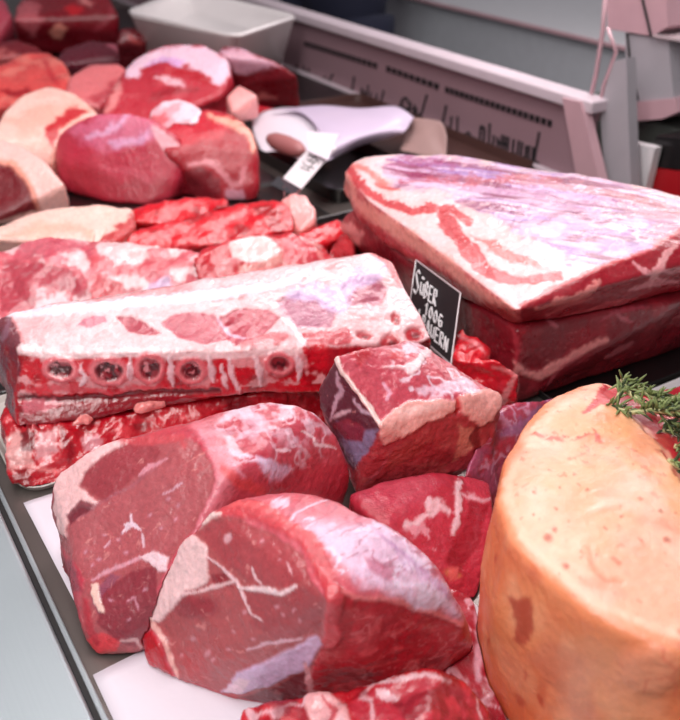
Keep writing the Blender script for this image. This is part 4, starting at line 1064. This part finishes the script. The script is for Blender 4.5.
# ------------------------------------------------------------------ display counter
cnt = empty('display_counter', (0.4, 1.4, 0.0), 'refrigerated meat counter with brushed steel front ledge and pink-grey rear panel', 'counter')
bm = bmesh.new(); add_box(bm, (-0.28, -0.5, 0.002), (1.12, 3.6, DECK-0.03)); bm_obj('counter_body', bm, 'grey_plastic', cnt)
bm = bmesh.new(); add_box(bm, D(0.07, -0.5, -0.03), D(1.12, 3.6, -0.0005)); bm_obj('deck', bm, 'deck_steel', cnt)
bm = bmesh.new(); add_box(bm, D(-0.30, -0.5, -0.03), D(0.0655, 3.6, 0.012), 0.004, 3); bm_obj('front_ledge', bm, 'brushed_steel', cnt)
bm = bmesh.new(); add_box(bm, D(0.0657, -0.5, -0.02), D(0.0695, 3.6, 0.009)); bm_obj('rubber_seal', bm, 'black_rubber', cnt)
bm = bmesh.new(); add_box(bm, D(0.0697, -0.5, -0.02), D(0.0745, 3.6, 0.003), 0.001, 2); bm_obj('gutter_lip', bm, 'brushed_steel', cnt)
bm = bmesh.new(); add_box(bm, D(1.082, 1.0, -0.02), D(1.10, 3.3, 0.125)); rp = bm_obj('rear_panel', bm, 'panel_enamel', cnt)
bm = bmesh.new(); add_box(bm, D(1.066, 0.985, 0.118), D(1.108, 3.3, 0.138), 0.004, 3); bm_obj('panel_rim', bm, 'rim_enamel', cnt)
bm = bmesh.new(); add_box(bm, D(1.066, 1.0, 0.0), D(1.0815, 3.3, 0.005), 0.001, 2); bm_obj('panel_ledge', bm, 'rim_enamel', cnt)

def on_panel(px, py): return Vector(atX(px, py, 1.0812))
def slots(name, a, b, n):
    bm = bmesh.new()
    A, B = on_panel(*a), on_panel(*b)
    for k in range(n):
        c = A.lerp(B, (k+0.5)/n); wd = abs(B.y-A.y)/n*0.32
        add_box(bm, (1.079, c.y-wd, c.z-0.005), (1.0818, c.y+wd, c.z+0.005))
    bm_obj(name, bm, 'ink', cnt)
slots('vent_slots', (304,43), (378,66), 15)
slots('vent_slots', (386,68), (440,87), 9)
slots('vent_slots', (445,89), (553,124), 20)
slots('fine_print', (445,146), (515,166), 16)
def c2(*p): return [(400+x/3.58, 80+y/3.58) for x, y in p]
def c3(*p): return [(270+x/4.53, 10+y/4.53) for x, y in p]
ST = [c2((8,72),(6,104),(30,110)), c2((38,78),(34,110)), c2((97,52),(76,125)), c2((60,100),(56,122),(76,126)), c2((166,90),(152,160),(188,182)), c2((186,130),(181,182)), c2((207,130),(205,190),(228,196)),
      c2((232,196),(246,188),(256,206),(272,210)), c2((290,165),(285,216),(300,224),(303,172),(290,165)), c2((322,155),(318,230),(334,236),(337,198)), c2((350,205),(350,242)), c2((350,222),(366,226)),
      c2((367,196),(362,246)), c2((378,200),(374,250)), c2((389,204),(385,254)), c2((362,226),(388,230)), c2((408,212),(402,262),(420,268),(426,216)), c2((438,222),(432,275),(449,280),(453,234)),
      c2((463,235),(460,285),(474,290),(478,240)), c2((499,186),(480,290),(497,300)),
      c3((122,242),(126,282)), c3((150,250),(160,290),(182,300)), c3((176,262),(172,292)), c3((232,318),(262,330),(285,292)), c3((250,300),(246,322)), c3((312,345),(352,360),(372,366),(382,302)), c3((418,352),(412,395)),
      c3((446,342),(438,400)), c3((418,372),(442,380)), c3((458,372),(455,405),(480,412),(484,380)), c3((516,366),(502,420)), c3((600,404),(588,440)), c3((600,404),(618,398),(640,446)), c3((588,440),(640,452)), c3((656,428),(650,470))]
for s in ST:
    bm = bmesh.new()
    pts = [on_panel(*q) for q in s]
    for a, b in zip(pts, pts[1:]):
        add_tube(bm, [a, b], 0.0026, 6)
    bm_obj('letter', bm, 'ink', cnt)

def prismX(bm, pxs, X, depth):
    add_prism(bm, [atX(x, y, X) for x, y in pxs], (depth, 0, 0))
bm = bmesh.new(); prismX(bm, [(562,98),(580,102),(602,190),(578,186)], 1.06, 0.018); bm_obj('end_strut', bm, 'pinkish_enamel', cnt)
bm = bmesh.new(); prismX(bm, [(600,110),(612,62),(626,58),(632,210),(606,205)], 1.10, 0.02); bm_obj('end_plate', bm, 'grey_plastic', cnt)

# clear splash screen and its crumpled edge strip
bm = bmesh.new()
add_tube(bm, [atX(606, -12, 1.10), atX(603, 30, 1.10), atX(596, 75, 1.10), atX(588, 108, 1.10)], 0.0035, 8)
add_tube(bm, [atX(608, 28, 1.10), atX(616, 52, 1.10), atX(604, 85, 1.10), atX(597, 120, 1.10)], 0.003, 8)
so = bm_obj('splash_strip', bm, 'pinkish_enamel', None, True)
tag(so, 'thin crinkled pinkish plastic strip rising from the end of the rear panel', 'strip')

# weighing scale with hanging housing, seen from the back
sc_ = empty('weighing_scale', tuple(atX(650, 70, 1.2)-np.array([0, 0, .1])), 'pale pinkish weighing scale housing standing right of the rear panel', 'scale')
bm = bmesh.new(); prismX(bm, [(604,-40),(664,-40),(668,26),(652,36),(608,29)], 1.22, 0.12); bm_obj('display_head', bm, 'pinkish_enamel', sc_)
bm = bmesh.new(); prismX(bm, [(625,33),(668,40),(674,100),(627,102)], 1.225, 0.11); bm_obj('column', bm, 'grey_plastic', sc_)
bm = bmesh.new(); prismX(bm, [(626,103),(675,98),(678,112),(662,119),(636,121),(627,114)], 1.22, 0.12); bm_obj('foot', bm, 'pinkish_enamel', sc_)
bm = bmesh.new(); add_tube(bm, [atX(638, -20, 1.214), atX(651, 36, 1.214)], 0.0022, 6); bm_obj('cable', bm, 'black_rubber', sc_)
bm = bmesh.new(); add_tube(bm, [atX(627, 33, 1.218), atX(631, 70, 1.218), atX(638, 100, 1.218)], 0.002, 6); bm_obj('cable', bm, 'black_rubber', sc_)
bm = bmesh.new(); prismX(bm, [(653,34),(700,42),(700,45),(653,37)], 1.215, 0.1); bm_obj('glass_tray', bm, 'clear_edge', sc_)

CT = DECK-0.07
bm = bmesh.new(); add_box(bm, (1.13, 0.45, 0.002), (1.62, 0.975, CT), 0.004, 2); add_box(bm, (1.13, 0.96, 0.002), (1.62, 1.3, CT), 0.004, 2)
cab = bm_obj('side_cabinet', bm, 'dark_green'); tag(cab, 'dark green-grey cabinet under the scale, at the right picture edge', 'cabinet')
zf = atX(640, 120, 1.22)[2]
bm = bmesh.new(); add_box(bm, (1.235, 0.9, CT+0.0005), (1.42, 1.2, zf-0.002), 0.004, 2); bm_obj('base', bm, 'dark_green', sc_)
crate = empty('crate', (1.2, 0.85, CT), 'black and red plastic crate at the right picture edge beyond the belly slab', 'crate')
def prism_to(bm, pxs, X, depth, z):
    q = [atX(x, y, X) for x, y in pxs]
    q[-1][2] = z; q[-2][2] = z
    add_prism(bm, q, (depth, 0, 0))
bm = bmesh.new(); prismX(bm, [(656,136),(720,142),(720,175),(647,166)], 1.165, 0.06); bm_obj('upper_band', bm, 'black_plastic', crate)
bm = bmesh.new(); prism_to(bm, [(646.5,167),(720,176),(720,225),(634,214)], 1.165, 0.06, CT+0.0008); bm_obj('lower_body', bm, 'red_plastic', crate)
bm = bmesh.new(); prism_to(bm, [(628,142),(655,148),(640,205),(628,205)], 1.145, 0.016, CT+0.0008)
tag(bm_obj('paper_bag', bm, 'white_plastic'), 'white paper bag between the grey end plate and the red crate', 'bag')

# back worktop
wt = empty('back_worktop', (2.05, 1.9, 0), 'long grey worktop cabinet behind the counter with a pinkish front edge', 'worktop')
bm = bmesh.new(); add_box(bm, (1.82, 0.6, 0.002), (2.5, 3.4, DECK+0.03)); bm_obj('cabinet_body', bm, 'wall_paint', wt)
bm = bmesh.new(); add_box(bm, (1.80, 0.6, DECK+0.03), (2.5, 3.4, DECK+0.045), 0.003, 2); bm_obj('worktop_slab', bm, 'worktop_grey', wt)
bm = bmesh.new(); add_box(bm, (1.794, 0.6, DECK+0.034), (1.80, 3.4, DECK+0.043)); bm_obj('edge_strip', bm, 'pinkish_enamel', wt)

# ------------------------------------------------------------------ shop assistant behind the counter
def skin_mesh(name, joints, edges, mat, parent, sub=2, root=0):
    me = bpy.data.meshes.new(name)
    me.from_pydata([j[0] for j in joints], edges, [])
    o = bpy.data.objects.new('t', me); COL.objects.link(o)
    sk = o.modifiers.new('s', 'SKIN'); sk.use_smooth_shade = True
    for i, j in enumerate(joints):
        r = j[1]; me.skin_vertices[0].data[i].radius = r if isinstance(r, tuple) else (r, r)
    me.skin_vertices[0].data[root].use_root = True
    sb = o.modifiers.new('b', 'SUBSURF'); sb.levels = sub; sb.render_levels = sub
    dg = bpy.context.evaluated_depsgraph_get(); dg.update()
    m2 = bpy.data.meshes.new_from_object(o.evaluated_get(dg)); m2.name = name
    bpy.data.objects.remove(o); m2.materials.clear()
    m2.polygons.foreach_set('use_smooth', [True]*len(m2.polygons))
    return link(name, m2, parent, mat)
per = empty('person', (1.46, 2.34, 0.0), 'person in dark navy work clothes standing behind the rear panel, only the waist in view', 'person')
per.rotation_euler[2] = math.radians(-90)     # local -Y faces the counter
def mir(j): return [((-p[0][0], p[0][1], p[0][2]), p[1]) for p in j]
leg = [((.08,0,.88),(.06,.065)), ((.105,-.01,.5),(.062,.065)), ((.11,.02,.1),(.04,.045)), ((.115,.02,.04),(.04,.045)), ((.12,-.13,.03),(.04,.025))]
arm = [((.19,0,1.42),(.055,.055)), ((.24,.02,1.13),(.042,.042)), ((.20,-.20,1.20),(.03,.03)), ((.18,-.27,1.22),(.035,.02)), ((.17,-.32,1.23),(.028,.016))]
fing = []
for k, (dx, L_) in enumerate([(-.028,.05),(-.010,.062),(.009,.058),(.026,.046)]):
    fing.append([((.17+dx,-.335,1.235),(.009,.009)), ((.17+dx,-.335-L_*.6,1.225),(.008,.008)), ((.17+dx,-.335-L_*.8,1.195),(.0065,.0065))])
thumb = [((.135,-.29,1.245),(.011,.011)), ((.12,-.32,1.245),(.009,.009))]
J = [((0,0,.96),(.09,.09)), ((0,0,1.15),(.09,.09)), ((0,0,1.38),(.14,.09)), ((0,.01,1.5),(.05,.05)), ((0,-.01,1.6),(.07,.08)), ((0,-.01,1.70),(.075,.09)), ((0,0,1.76),(.05,.06))]
E_ = [(0,1),(1,2),(2,3),(3,4),(4,5),(5,6)]
def chain(js, root):
    b = len(J)
    J.extend(js); E_.append((root, b))
    for k in range(len(js)-1): E_.append((b+k, b+k+1))
    return b
for s in (leg, mir(leg)): chain(s, 0)
for s, f, t in ((arm, fing, thumb), (mir(arm), [mir(x) for x in fing], mir(thumb))):
    b = chain(s, 2)
    for x in f: chain(x, b+4)
    chain(t, b+3)
body = skin_mesh('body', J, E_, 'skin_tone', per, 1)
def face_part(name, mat, balls):
    bm = bmesh.new()
    for c, r in balls:
        q = bmesh.ops.create_uvsphere(bm, u_segments=12, v_segments=8, radius=1)
        for v in q['verts']: v.co = Vector((c[0]+v.co.x*r[0], c[1]+v.co.y*r[1], c[2]+v.co.z*r[2]))
    me = bpy.data.meshes.new(name); bm.to_mesh(me); bm.free()
    me.polygons.foreach_set('use_smooth', [True]*len(me.polygons))
    return link(name, me, per, mat)
face_part('eye', 'ink', [((.03,-.09,1.66),(.011,.008,.008))]); face_part('eye', 'ink', [((-.03,-.09,1.66),(.011,.008,.008))])
face_part('nose', 'skin_tone', [((0,-.105,1.63),(.012,.018,.022))]); face_part('mouth', 'red_plastic', [((0,-.092,1.59),(.024,.008,.006))])
face_part('ear', 'skin_tone', [((.078,0,1.64),(.01,.02,.03))]); face_part('ear', 'skin_tone', [((-.078,0,1.64),(.01,.02,.03))])
face_part('hair', 'brown_hair', [((0,.02,1.71),(.088,.098,.085))])
JT = [((0,0,.80),(.16,.12)), ((0,0,1.15),(.155,.115)), ((0,0,1.38),(.165,.115)), ((0,.005,1.46),(.08,.075))]
jk = JT + [((.19,0,1.42),(.07,.07)), ((.24,.02,1.13),(.056,.056)), ((.20,-.19,1.195),(.045,.045))] + [((-.19,0,1.42),(.07,.07)), ((-.24,.02,1.13),(.056,.056)), ((-.20,-.19,1.195),(.045,.045))]
skin_mesh('jacket', jk, [(0,1),(1,2),(2,3),(2,4),(4,5),(5,6),(2,7),(7,8),(8,9)], 'navy_cloth', per, 2)
tr = [((0,0,.98),(.14,.105)), ((.09,0,.85),(.1,.11)), ((.105,-.01,.5),(.08,.085)), ((.11,.02,.1),(.065,.07)), ((-.09,0,.85),(.1,.11)), ((-.105,-.01,.5),(.08,.085)), ((-.11,.02,.1),(.065,.07))]
skin_mesh('trousers', tr, [(0,1),(1,2),(2,3),(0,4),(4,5),(5,6)], 'navy_cloth', per, 2)

# ------------------------------------------------------------------ trays, papers
def tray(name, x0, y0, x1, y1, lip, mat, label, r=0.02, flare=0.004):
    """rounded tray: flat base, flared wall, rolled rim"""
    def ring(e, h):
        out = []
        for cx, cy, a0 in ((x1-r, y1-r, 0), (x0+r, y1-r, 90), (x0+r, y0+r, 180), (x1-r, y0+r, 270)):
            for k in range(7):
                a = math.radians(a0+15*k); out.append(D(cx+(r+e)*math.cos(a), cy+(r+e)*math.sin(a), h))
        return out
    bm = bmesh.new()
    rs_ = [ring(0, -0.0002), ring(flare, lip), ring(flare-0.001, lip+0.0006), ring(flare-0.002, lip), ring(-0.002, 0.0012)]
    V = [[bm.verts.new(p) for p in q] for q in rs_]
    n = len(V[0])
    for a, b in zip(V, V[1:]):
        for k in range(n): bm.faces.new((a[k], a[(k+1) % n], b[(k+1) % n], b[k]))
    bm.faces.new(V[0][::-1]); bm.faces.new(V[-1])
    return tag(bm_obj(name, bm, mat), label, 'tray', 'meat trays on the deck')
tray('display_tray', 0.090, 0.668, 0.56, 0.83, 0.006, 'dull_tray', 'whitish tray with raised lip under the two rib racks, left side')
tray('display_tray', 0.10, 0.85, 0.655, 1.255, 0.0016, 'black_plastic', 'black flat tray under the second row of ribs and the red bones')
tray('display_tray', 0.14, 1.27, 0.665, 1.63, 0.0016, 'black_plastic', 'black flat tray under the rounded pair of joints')
tray('display_tray', 0.10, 1.645, 1.06, 3.0, 0.0016, 'black_plastic', 'black flat tray under the far joints and white tub, top left')
tray('display_tray', 0.69, 1.13, 0.86, 1.61, 0.022, 'black_plastic', 'black tray with raised lip under the crumpled wrapping paper')
tray('display_tray', 0.88, 1.08, 1.056, 1.63, 0.016, 'dark_brown', 'narrow brown-black tray against the rear panel ledge')
tray('display_tray', 0.580, 0.503, 1.04, 1.07, 0.010, 'black_plastic', 'black tray under the stacked belly slabs')
tray('display_tray', 0.60, 0.20, 1.04, 0.490, 0.008, 'white_plastic', 'white tray whose corner shows behind the gammon joint and rosemary')
# white plastic tub
tub = []
_L, _F, _R = at(126,11,.15), at(236,35,.15), at(297,15,.15)
_B = _R+np.array([-.05, .5, 0])
def tubring(s, h):
    c = (_L+_R)/2; out = []
    for a, b in ((_L,_F),(_F,_R),(_R,_B),(_B,_L)):
        for t in (0.06, 0.94):
            q = a+(b-a)*t; q = c+(q-c)*s; out.append((q[0], q[1], DECK+h))
    return out
bm = bmesh.new()
V = [[bm.verts.new(p) for p in q] for q in (tubring(.78,.012), tubring(1.0,.141), tubring(1.02,.144), tubring(1.02,.150), tubring(.97,.150), tubring(.93,.14), tubring(.86,.10))]
for a, b in zip(V, V[1:]):
    for k in range(8): bm.faces.new((a[k], a[(k+1) % 8], b[(k+1) % 8], b[k]))
bm.faces.new(V[0][::-1]); bm.faces.new(V[-1])
bmesh.ops.bevel(bm, geom=bm.edges[:], offset=0.002, segments=2, affect='EDGES')
to_ = empty('plastic_tub', ((_L+_R)[0]/2, (_L+_R)[1]/2, DECK+0.0022), 'large off-white plastic tub at the top, left of the rear panel', 'tub')
bm_obj('tub_body', bm, 'tub_plastic', to_, True)
bm = bmesh.new()
p0 = [np.array(p) for p in tubring(.74, 0.0025)]
add_prism(bm, p0, (0, 0, .0094)); bm_obj('foot', bm, 'black_plastic', to_)

def paper(name, pts, label, mat='waxed_paper', h=0.0008, seed=1):
    bm = bmesh.new()
    n = 22
    P = [np.array(p) for p in pts]      # quad corners, world x,y
    g = []
    for i in range(n+1):
        row = []
        for j in range(n+1):
            s, t = i/n, j/n
            q = (P[0]*(1-s)+P[1]*s)*(1-t)+(P[3]*(1-s)+P[2]*s)*t
            row.append(bm.verts.new((q[0], q[1], DECK+h+0.0004*math.sin(s*23+t*9+seed)*math.sin(t*17+seed))))
        g.append(row)
    for i in range(n):
        for j in range(n): bm.faces.new((g[i][j], g[i+1][j], g[i+1][j+1], g[i][j+1]))
    r = bmesh.ops.extrude_face_region(bm, geom=bm.faces[:])
    for v in r['geom']:
        if isinstance(v, bmesh.types.BMVert): v.co.z -= 0.0003
    return tag(bm_obj(name, bm, mat, None, True), label, 'paper')
paper('paper_sheet', [(0.0765, 0.20), (0.345, 0.20), (0.34, 0.47), (0.0775, 0.448)], 'white paper sheet under the nearest beef joint, bottom of the picture')
paper('paper_sheet', [(0.088, 0.513), (0.30, 0.52), (0.30, 0.657), (0.086, 0.658)], 'white paper sheet between the rib tray and steel gutter', seed=4)

def patch(name, rows, mat, label, cat, th=0.0006, sub=5, parent=None):
    """curved sheet through a grid of 3-D points"""
    R_ = np.array([[at(*q) for q in r] for r in rows]); m, n = R_.shape[:2]
    bm = bmesh.new(); g = []
    def cr(a, t):
        k = min(int(t), len(a)-2); f = t-k
        p0, p1, p2, p3 = a[max(k-1, 0)], a[k], a[k+1], a[min(k+2, len(a)-1)]
        return 0.5*((2*p1)+(-p0+p2)*f+(2*p0-5*p1+4*p2-p3)*f*f+(-p0+3*p1-3*p2+p3)*f**3)
    for i in range((m-1)*sub+1):
        ln = [cr(R_[:, j], i/sub) for j in range(n)]
        g.append([bm.verts.new(cr(ln, j/sub)) for j in range((n-1)*sub+1)])
    for a, b in zip(g, g[1:]):
        for j in range(len(a)-1): bm.faces.new((a[j], b[j], b[j+1], a[j+1]))
    bm.normal_update()
    r = bmesh.ops.extrude_face_region(bm, geom=bm.faces[:])
    for v in r['geom']:
        if isinstance(v, bmesh.types.BMVert): v.co.z -= th
    o = bm_obj(name, bm, mat, parent, True)
    return tag(o, label, cat) if parent is None else o
patch('wrapping_paper', [[(252,120,.03),(268,110,.045),(300,108,.05),(328,124,.045)], [(254,135,.026),(275,128,.04),(300,128,.045),(330,142,.035)], [(262,152,.018),(280,152,.02),(300,160,.02),(314,168,.02)]],
      'waxed_paper', 'crumpled white wrapping paper behind the small white tag', 'paper')
patch('plastic_wrap', [[(270,110,.054),(320,105,.062),(360,108,.066),(395,106,.07),(414,117,.06)], [(300,112,.06),(330,122,.06),(362,120,.064),(392,120,.066),(408,127,.055)], [(318,132,.05),(330,146,.045),(356,138,.05),(380,132,.056),(404,132,.05)], [(314,166,.02),(334,158,.025),(360,146,.03),(385,139,.04),(402,134,.045)]],
      'lilac_film', 'lilac-white plastic wrap folded over the wrapping paper, beside the rear panel', 'wrap')
patch('plastic_wrap', [[(400,117,.05),(420,118,.055),(441,122,.055),(447,136,.04)], [(404,132,.03),(424,136,.035),(440,144,.03),(446,160,.02)], [(400,150,.02),(424,156,.02),(436,164,.02),(446,174,.015)]],
      'brown_film', 'brownish translucent wrap hanging at the right of the lilac one', 'wrap')
bm = bmesh.new()
s0, s1 = at(268, 138, .046), at(304, 152, .046)
add_tube(bm, [s0+(s1-s0)*t for t in (0, .06, .2, .5, .8, .94, 1)], [.003, .009, .014, .016, .014, .009, .003], 14)
tag(bm_obj('sausage', bm, 'sausage_brown', None, True), 'dull brown-pink sausage on the crumpled white paper', 'sausage')

# small white tag on a clip
tg = empty('price_tag', tuple(at(286, 186, .05)), 'small white handwritten price tag on a metal clip in front of the wrapping paper', 'price tag')
def card(name, tl, tr, br, bl, mat, parent, th=0.0012):
    bm = bmesh.new()
    n = np.cross(tr-tl, bl-tl); n = n/np.linalg.norm(n)
    if n @ (tl-CAM) < 0: n = -n
    add_prism(bm, [tl, tr, br, bl], n*th)
    return bm_obj(name, bm, mat, parent)
tl, tr_, br, bl = at(318,137,.093), at(337,147,.093), at(301,189,.058), at(283,178,.058)
card('card', tl, tr_, br, bl, 'card_white', tg)
a, b, c, d = at(306,131,.098), at(339,134,.098), at(328,160,.088), at(308,151,.088)
card('folded_corner', a, b, c, d, 'waxed_paper', tg)
off = (CAM-tl)/np.linalg.norm(CAM-tl)*0.0012
bm = bmesh.new()
for s in [[(.25,.3),(.75,.32)], [(.2,.4),(.5,.36),(.8,.43)], [(.3,.48),(.7,.47)], [(.22,.55),(.4,.6),(.8,.56)], [(.3,.66),(.72,.64)], [(.5,.3),(.45,.5)], [(.65,.42),(.6,.62)]]:
    pts = [tl+(tr_-tl)*u+(bl-tl)*v+off for u, v in s]
    add_tube(bm, pts, 0.0007, 5)
bm_obj('writing', bm, 'ink', tg)
card('clip', at(279,176,.062), at(300,188,.062), at(294,196,.05), at(270,184,.05), 'chrome', tg, 0.004)
bm = bmesh.new(); add_tube(bm, [at(284,186,.055), D(*(at(284,186,.055)[:2]), 0.001)], 0.002, 6); bm_obj('stem', bm, 'chrome', tg)

# black price sign
def atd(px, py, dep):
    d = RT*(px-340) + UP*(360-py) + FW*FPX
    return CAM + d*(dep/FPX)
TL, TR, BL = atd(416, 260, .97), atd(460.5, 293, .885), atd(407, 325, .965)
BR = BL + TR - TL
sg = empty('price_sign', tuple((BL+BR)/2 - np.array([0, 0, .03])), 'black chalkboard price sign with white handwriting between rib rack and belly slabs', 'price sign')
card('board', TL, TR, BR, BL, 'chalkboard', sg, 0.0012)
bm = bmesh.new()
for a, b in ((TL, TR), (TR, BR), (TL, BL), (BL, BR)): add_tube(bm, [a, b], 0.0009, 6)
bm_obj('edge_strip', bm, 'clear_edge', sg)
bm = bmesh.new(); m_ = (BL+BR)/2; add_tube(bm, [m_, m_-np.array([0, 0, m_[2]-DECK-0.001])], 0.0022, 8); bm_obj('spike', bm, 'chrome', sg)
nn = np.cross(TR-TL, BL-TL); nn /= np.linalg.norm(nn)
if nn @ (CAM-TL) < 0: nn = -nn
G = {'S': [[(.9,.9),(.5,1),(.1,.8),(.5,.55),(.9,.3),(.5,0),(.05,.12)]], 'ü': [[(.1,.8),(.1,.25),(.4,0),(.8,.2)], [(.85,.8),(.85,0)], [(.25,1.2),(.3,1.05)], [(.65,1.2),(.7,1.05)]], 'u': [[(.1,.9),(.1,.25),(.4,0),(.8,.2)], [(.85,.9),(.85,0)]], ':': [[(.25,1.25),(.3,1.15)], [(.7,1.25),(.75,1.15)]],
     'ß': [[(.1,-.1),(.1,.9),(.5,1.1),(.8,.8),(.4,.55),(.9,.3),(.4,0)]], 'e': [[(.9,1),(.1,1),(.1,0),(.9,0)], [(.1,.5),(.75,.5)]], 'r': [[(.1,0),(.1,1),(.7,1),(.8,.65),(.15,.5),(.85,0)]],
     '1': [[(.2,.7),(.6,1),(.6,0)]], '0': [[(.5,1),(.1,.6),(.2,.1),(.6,0),(.9,.5),(.5,1)]], 'k': [[(.1,0),(.1,1)], [(.85,1),(.15,.45),(.9,0)]], 'g': [[(.9,.9),(.4,1),(.1,.5),(.4,0),(.9,.1),(.9,.5),(.5,.5)]],
     'B': [[(.1,0),(.1,1),(.7,.95),(.7,.6),(.1,.5),(.85,.4),(.8,.05),(.1,0)]], 'a': [[(.05,0),(.45,1),(.9,0)], [(.2,.4),(.75,.4)]], 'n': [[(.1,0),(.1,1),(.85,0),(.85,1)]]}
bm = bmesh.new()
def write(txt, u0, v0, du, hgt, slope=0.0):
    for k, ch in enumerate(txt):
        for s in G[ch]:
            pts = []
            for x, y in s:
                u = u0+du*(k+x*0.8); v = v0-hgt*y+slope*k
                pts.append(TL+(TR-TL)*u+(BL-TL)*v+nn*0.0008)
            for p, q in zip(pts, pts[1:]): add_tube(bm, [p, q], 0.00095, 5)
write('S', .05, .47, .14, .36, 0); write('üßer', .19, .42, .10, .22, .0)
write('100g', .34, .64, .105, .17); write('Bauern', .33, .86, .10, .19, .006)
write('1', .22, .72, .05, .08)
bm_obj('handwriting', bm, 'chalk', sg)

# ------------------------------------------------------------------ rosemary on the gammon joint
rs = empty('rosemary_sprig', tuple(at(650, 405, .15)), 'bunch of green rosemary sprigs lying on top of the gammon joint', 'herb')
rng = random.Random(5)
def sprig(path, dens, ln, dark=0.3):
    P = [Vector(at(*q)) for q in path]
    bm = bmesh.new(); add_tube(bm, P, [0.0017]*len(P), 6); st = bm_obj('stem', bm, 'rosemary_stem', rs, True)
    for mat, sel in (('rosemary_leaf', 0), ('rosemary_dark', 1)):
        bm = bmesh.new(); cnt_ = 0
        tot = sum((b-a).length for a, b in zip(P, P[1:]))
        for a, b in zip(P, P[1:]):
            L0 = (b-a).length; d = (b-a).normalized()
            for k in range(max(1, int(L0*dens))):
                if (rng.random() < dark) != bool(sel): continue
                o = a+(b-a)*rng.random()
                side = Vector((rng.uniform(-1,1), rng.uniform(-1,1), rng.uniform(-.25,.9))).normalized()
                v = (d*rng.uniform(.4,1.1)+side*0.8).normalized()
                L_ = ln*rng.uniform(.7,1.5)
                m = o+v*L_*.5+Vector((0,0,.0008)); e = o+v*L_
                add_tube(bm, [o, m, e], [0.0005, 0.0011, 0.0003], 5); cnt_ += 1
        if cnt_: bm_obj('needles', bm, mat, rs, True)['kind'] = 'stuff'
        else: bm.free()
sprig([(606,405,.139),(630,413,.142),(650,410,.148),(668,412,.152),(700,405,.155)], 1400, .010)
sprig([(622,380,.150),(628,392,.150),(640,402,.149),(650,410,.146),(690,418,.14)], 1300, .010)
sprig([(617,402,.143),(620,390,.148),(632,384,.150),(655,396,.15),(700,400,.15)], 1100, .009)
sprig([(642,392,.150),(664,402,.152),(690,410,.152)], 1700, .010)
sprig([(662,430,.135),(672,432,.135),(700,430,.135)], 2600, .010, 0.8)
sprig([(664,420,.14),(676,428,.138),(700,440,.135)], 2400, .010, 0.7)
sprig([(674,446,.138),(700,455,.135)], 2200, .009, 0.6)
sprig([(668,460,.141),(680,468,.14),(700,480,.135)], 1800, .008, 0.5)
# ------------------------------------------------------------------ case lamp, added fills, world, view
w = bpy.data.worlds.new('world'); SC.world = w; w.use_nodes = True
bg = w.node_tree.nodes['Background']; bg.inputs[0].default_value = rgba((225, 214, 220)); bg.inputs[1].default_value = 0.24
def area(name, loc, size, sy, power, color, target):
    d = bpy.data.lights.new(name, 'AREA'); d.shape = 'RECTANGLE'; d.size = size; d.size_y = sy; d.energy = power; d.color = color
    o = bpy.data.objects.new(name, d); COL.objects.link(o); o.location = loc
    o.rotation_euler = (Vector(target)-Vector(loc)).to_track_quat('-Z', 'Y').to_euler()
    return o
area('case_lamp', (0.95, 1.1, DECK+0.85), 0.08, 2.6, 16, (1, 0.86, 0.87), (0.55, 1.1, DECK))
area('customer_side_fill', (-0.35, 0.2, DECK+1.45), 0.4, 2.0, 33, (1, 0.97, 0.96), (0.35, 0.8, DECK))  # unseen light, set on the customer side to brighten the cut faces
area('back_fill', (1.75, 1.9, DECK+1.5), 0.3, 2.6, 13, (1, 0.96, 0.98), (1.5, 1.7, DECK))  # unseen light added to brighten the wall and worktop behind
SC.view_settings.view_transform = 'Standard'; SC.view_settings.look = 'None'; SC.view_settings.gamma = 1.0
SC.view_settings.use_curve_mapping = False
SC.view_settings.exposure = -0.12
SC.cycles.use_denoising = True
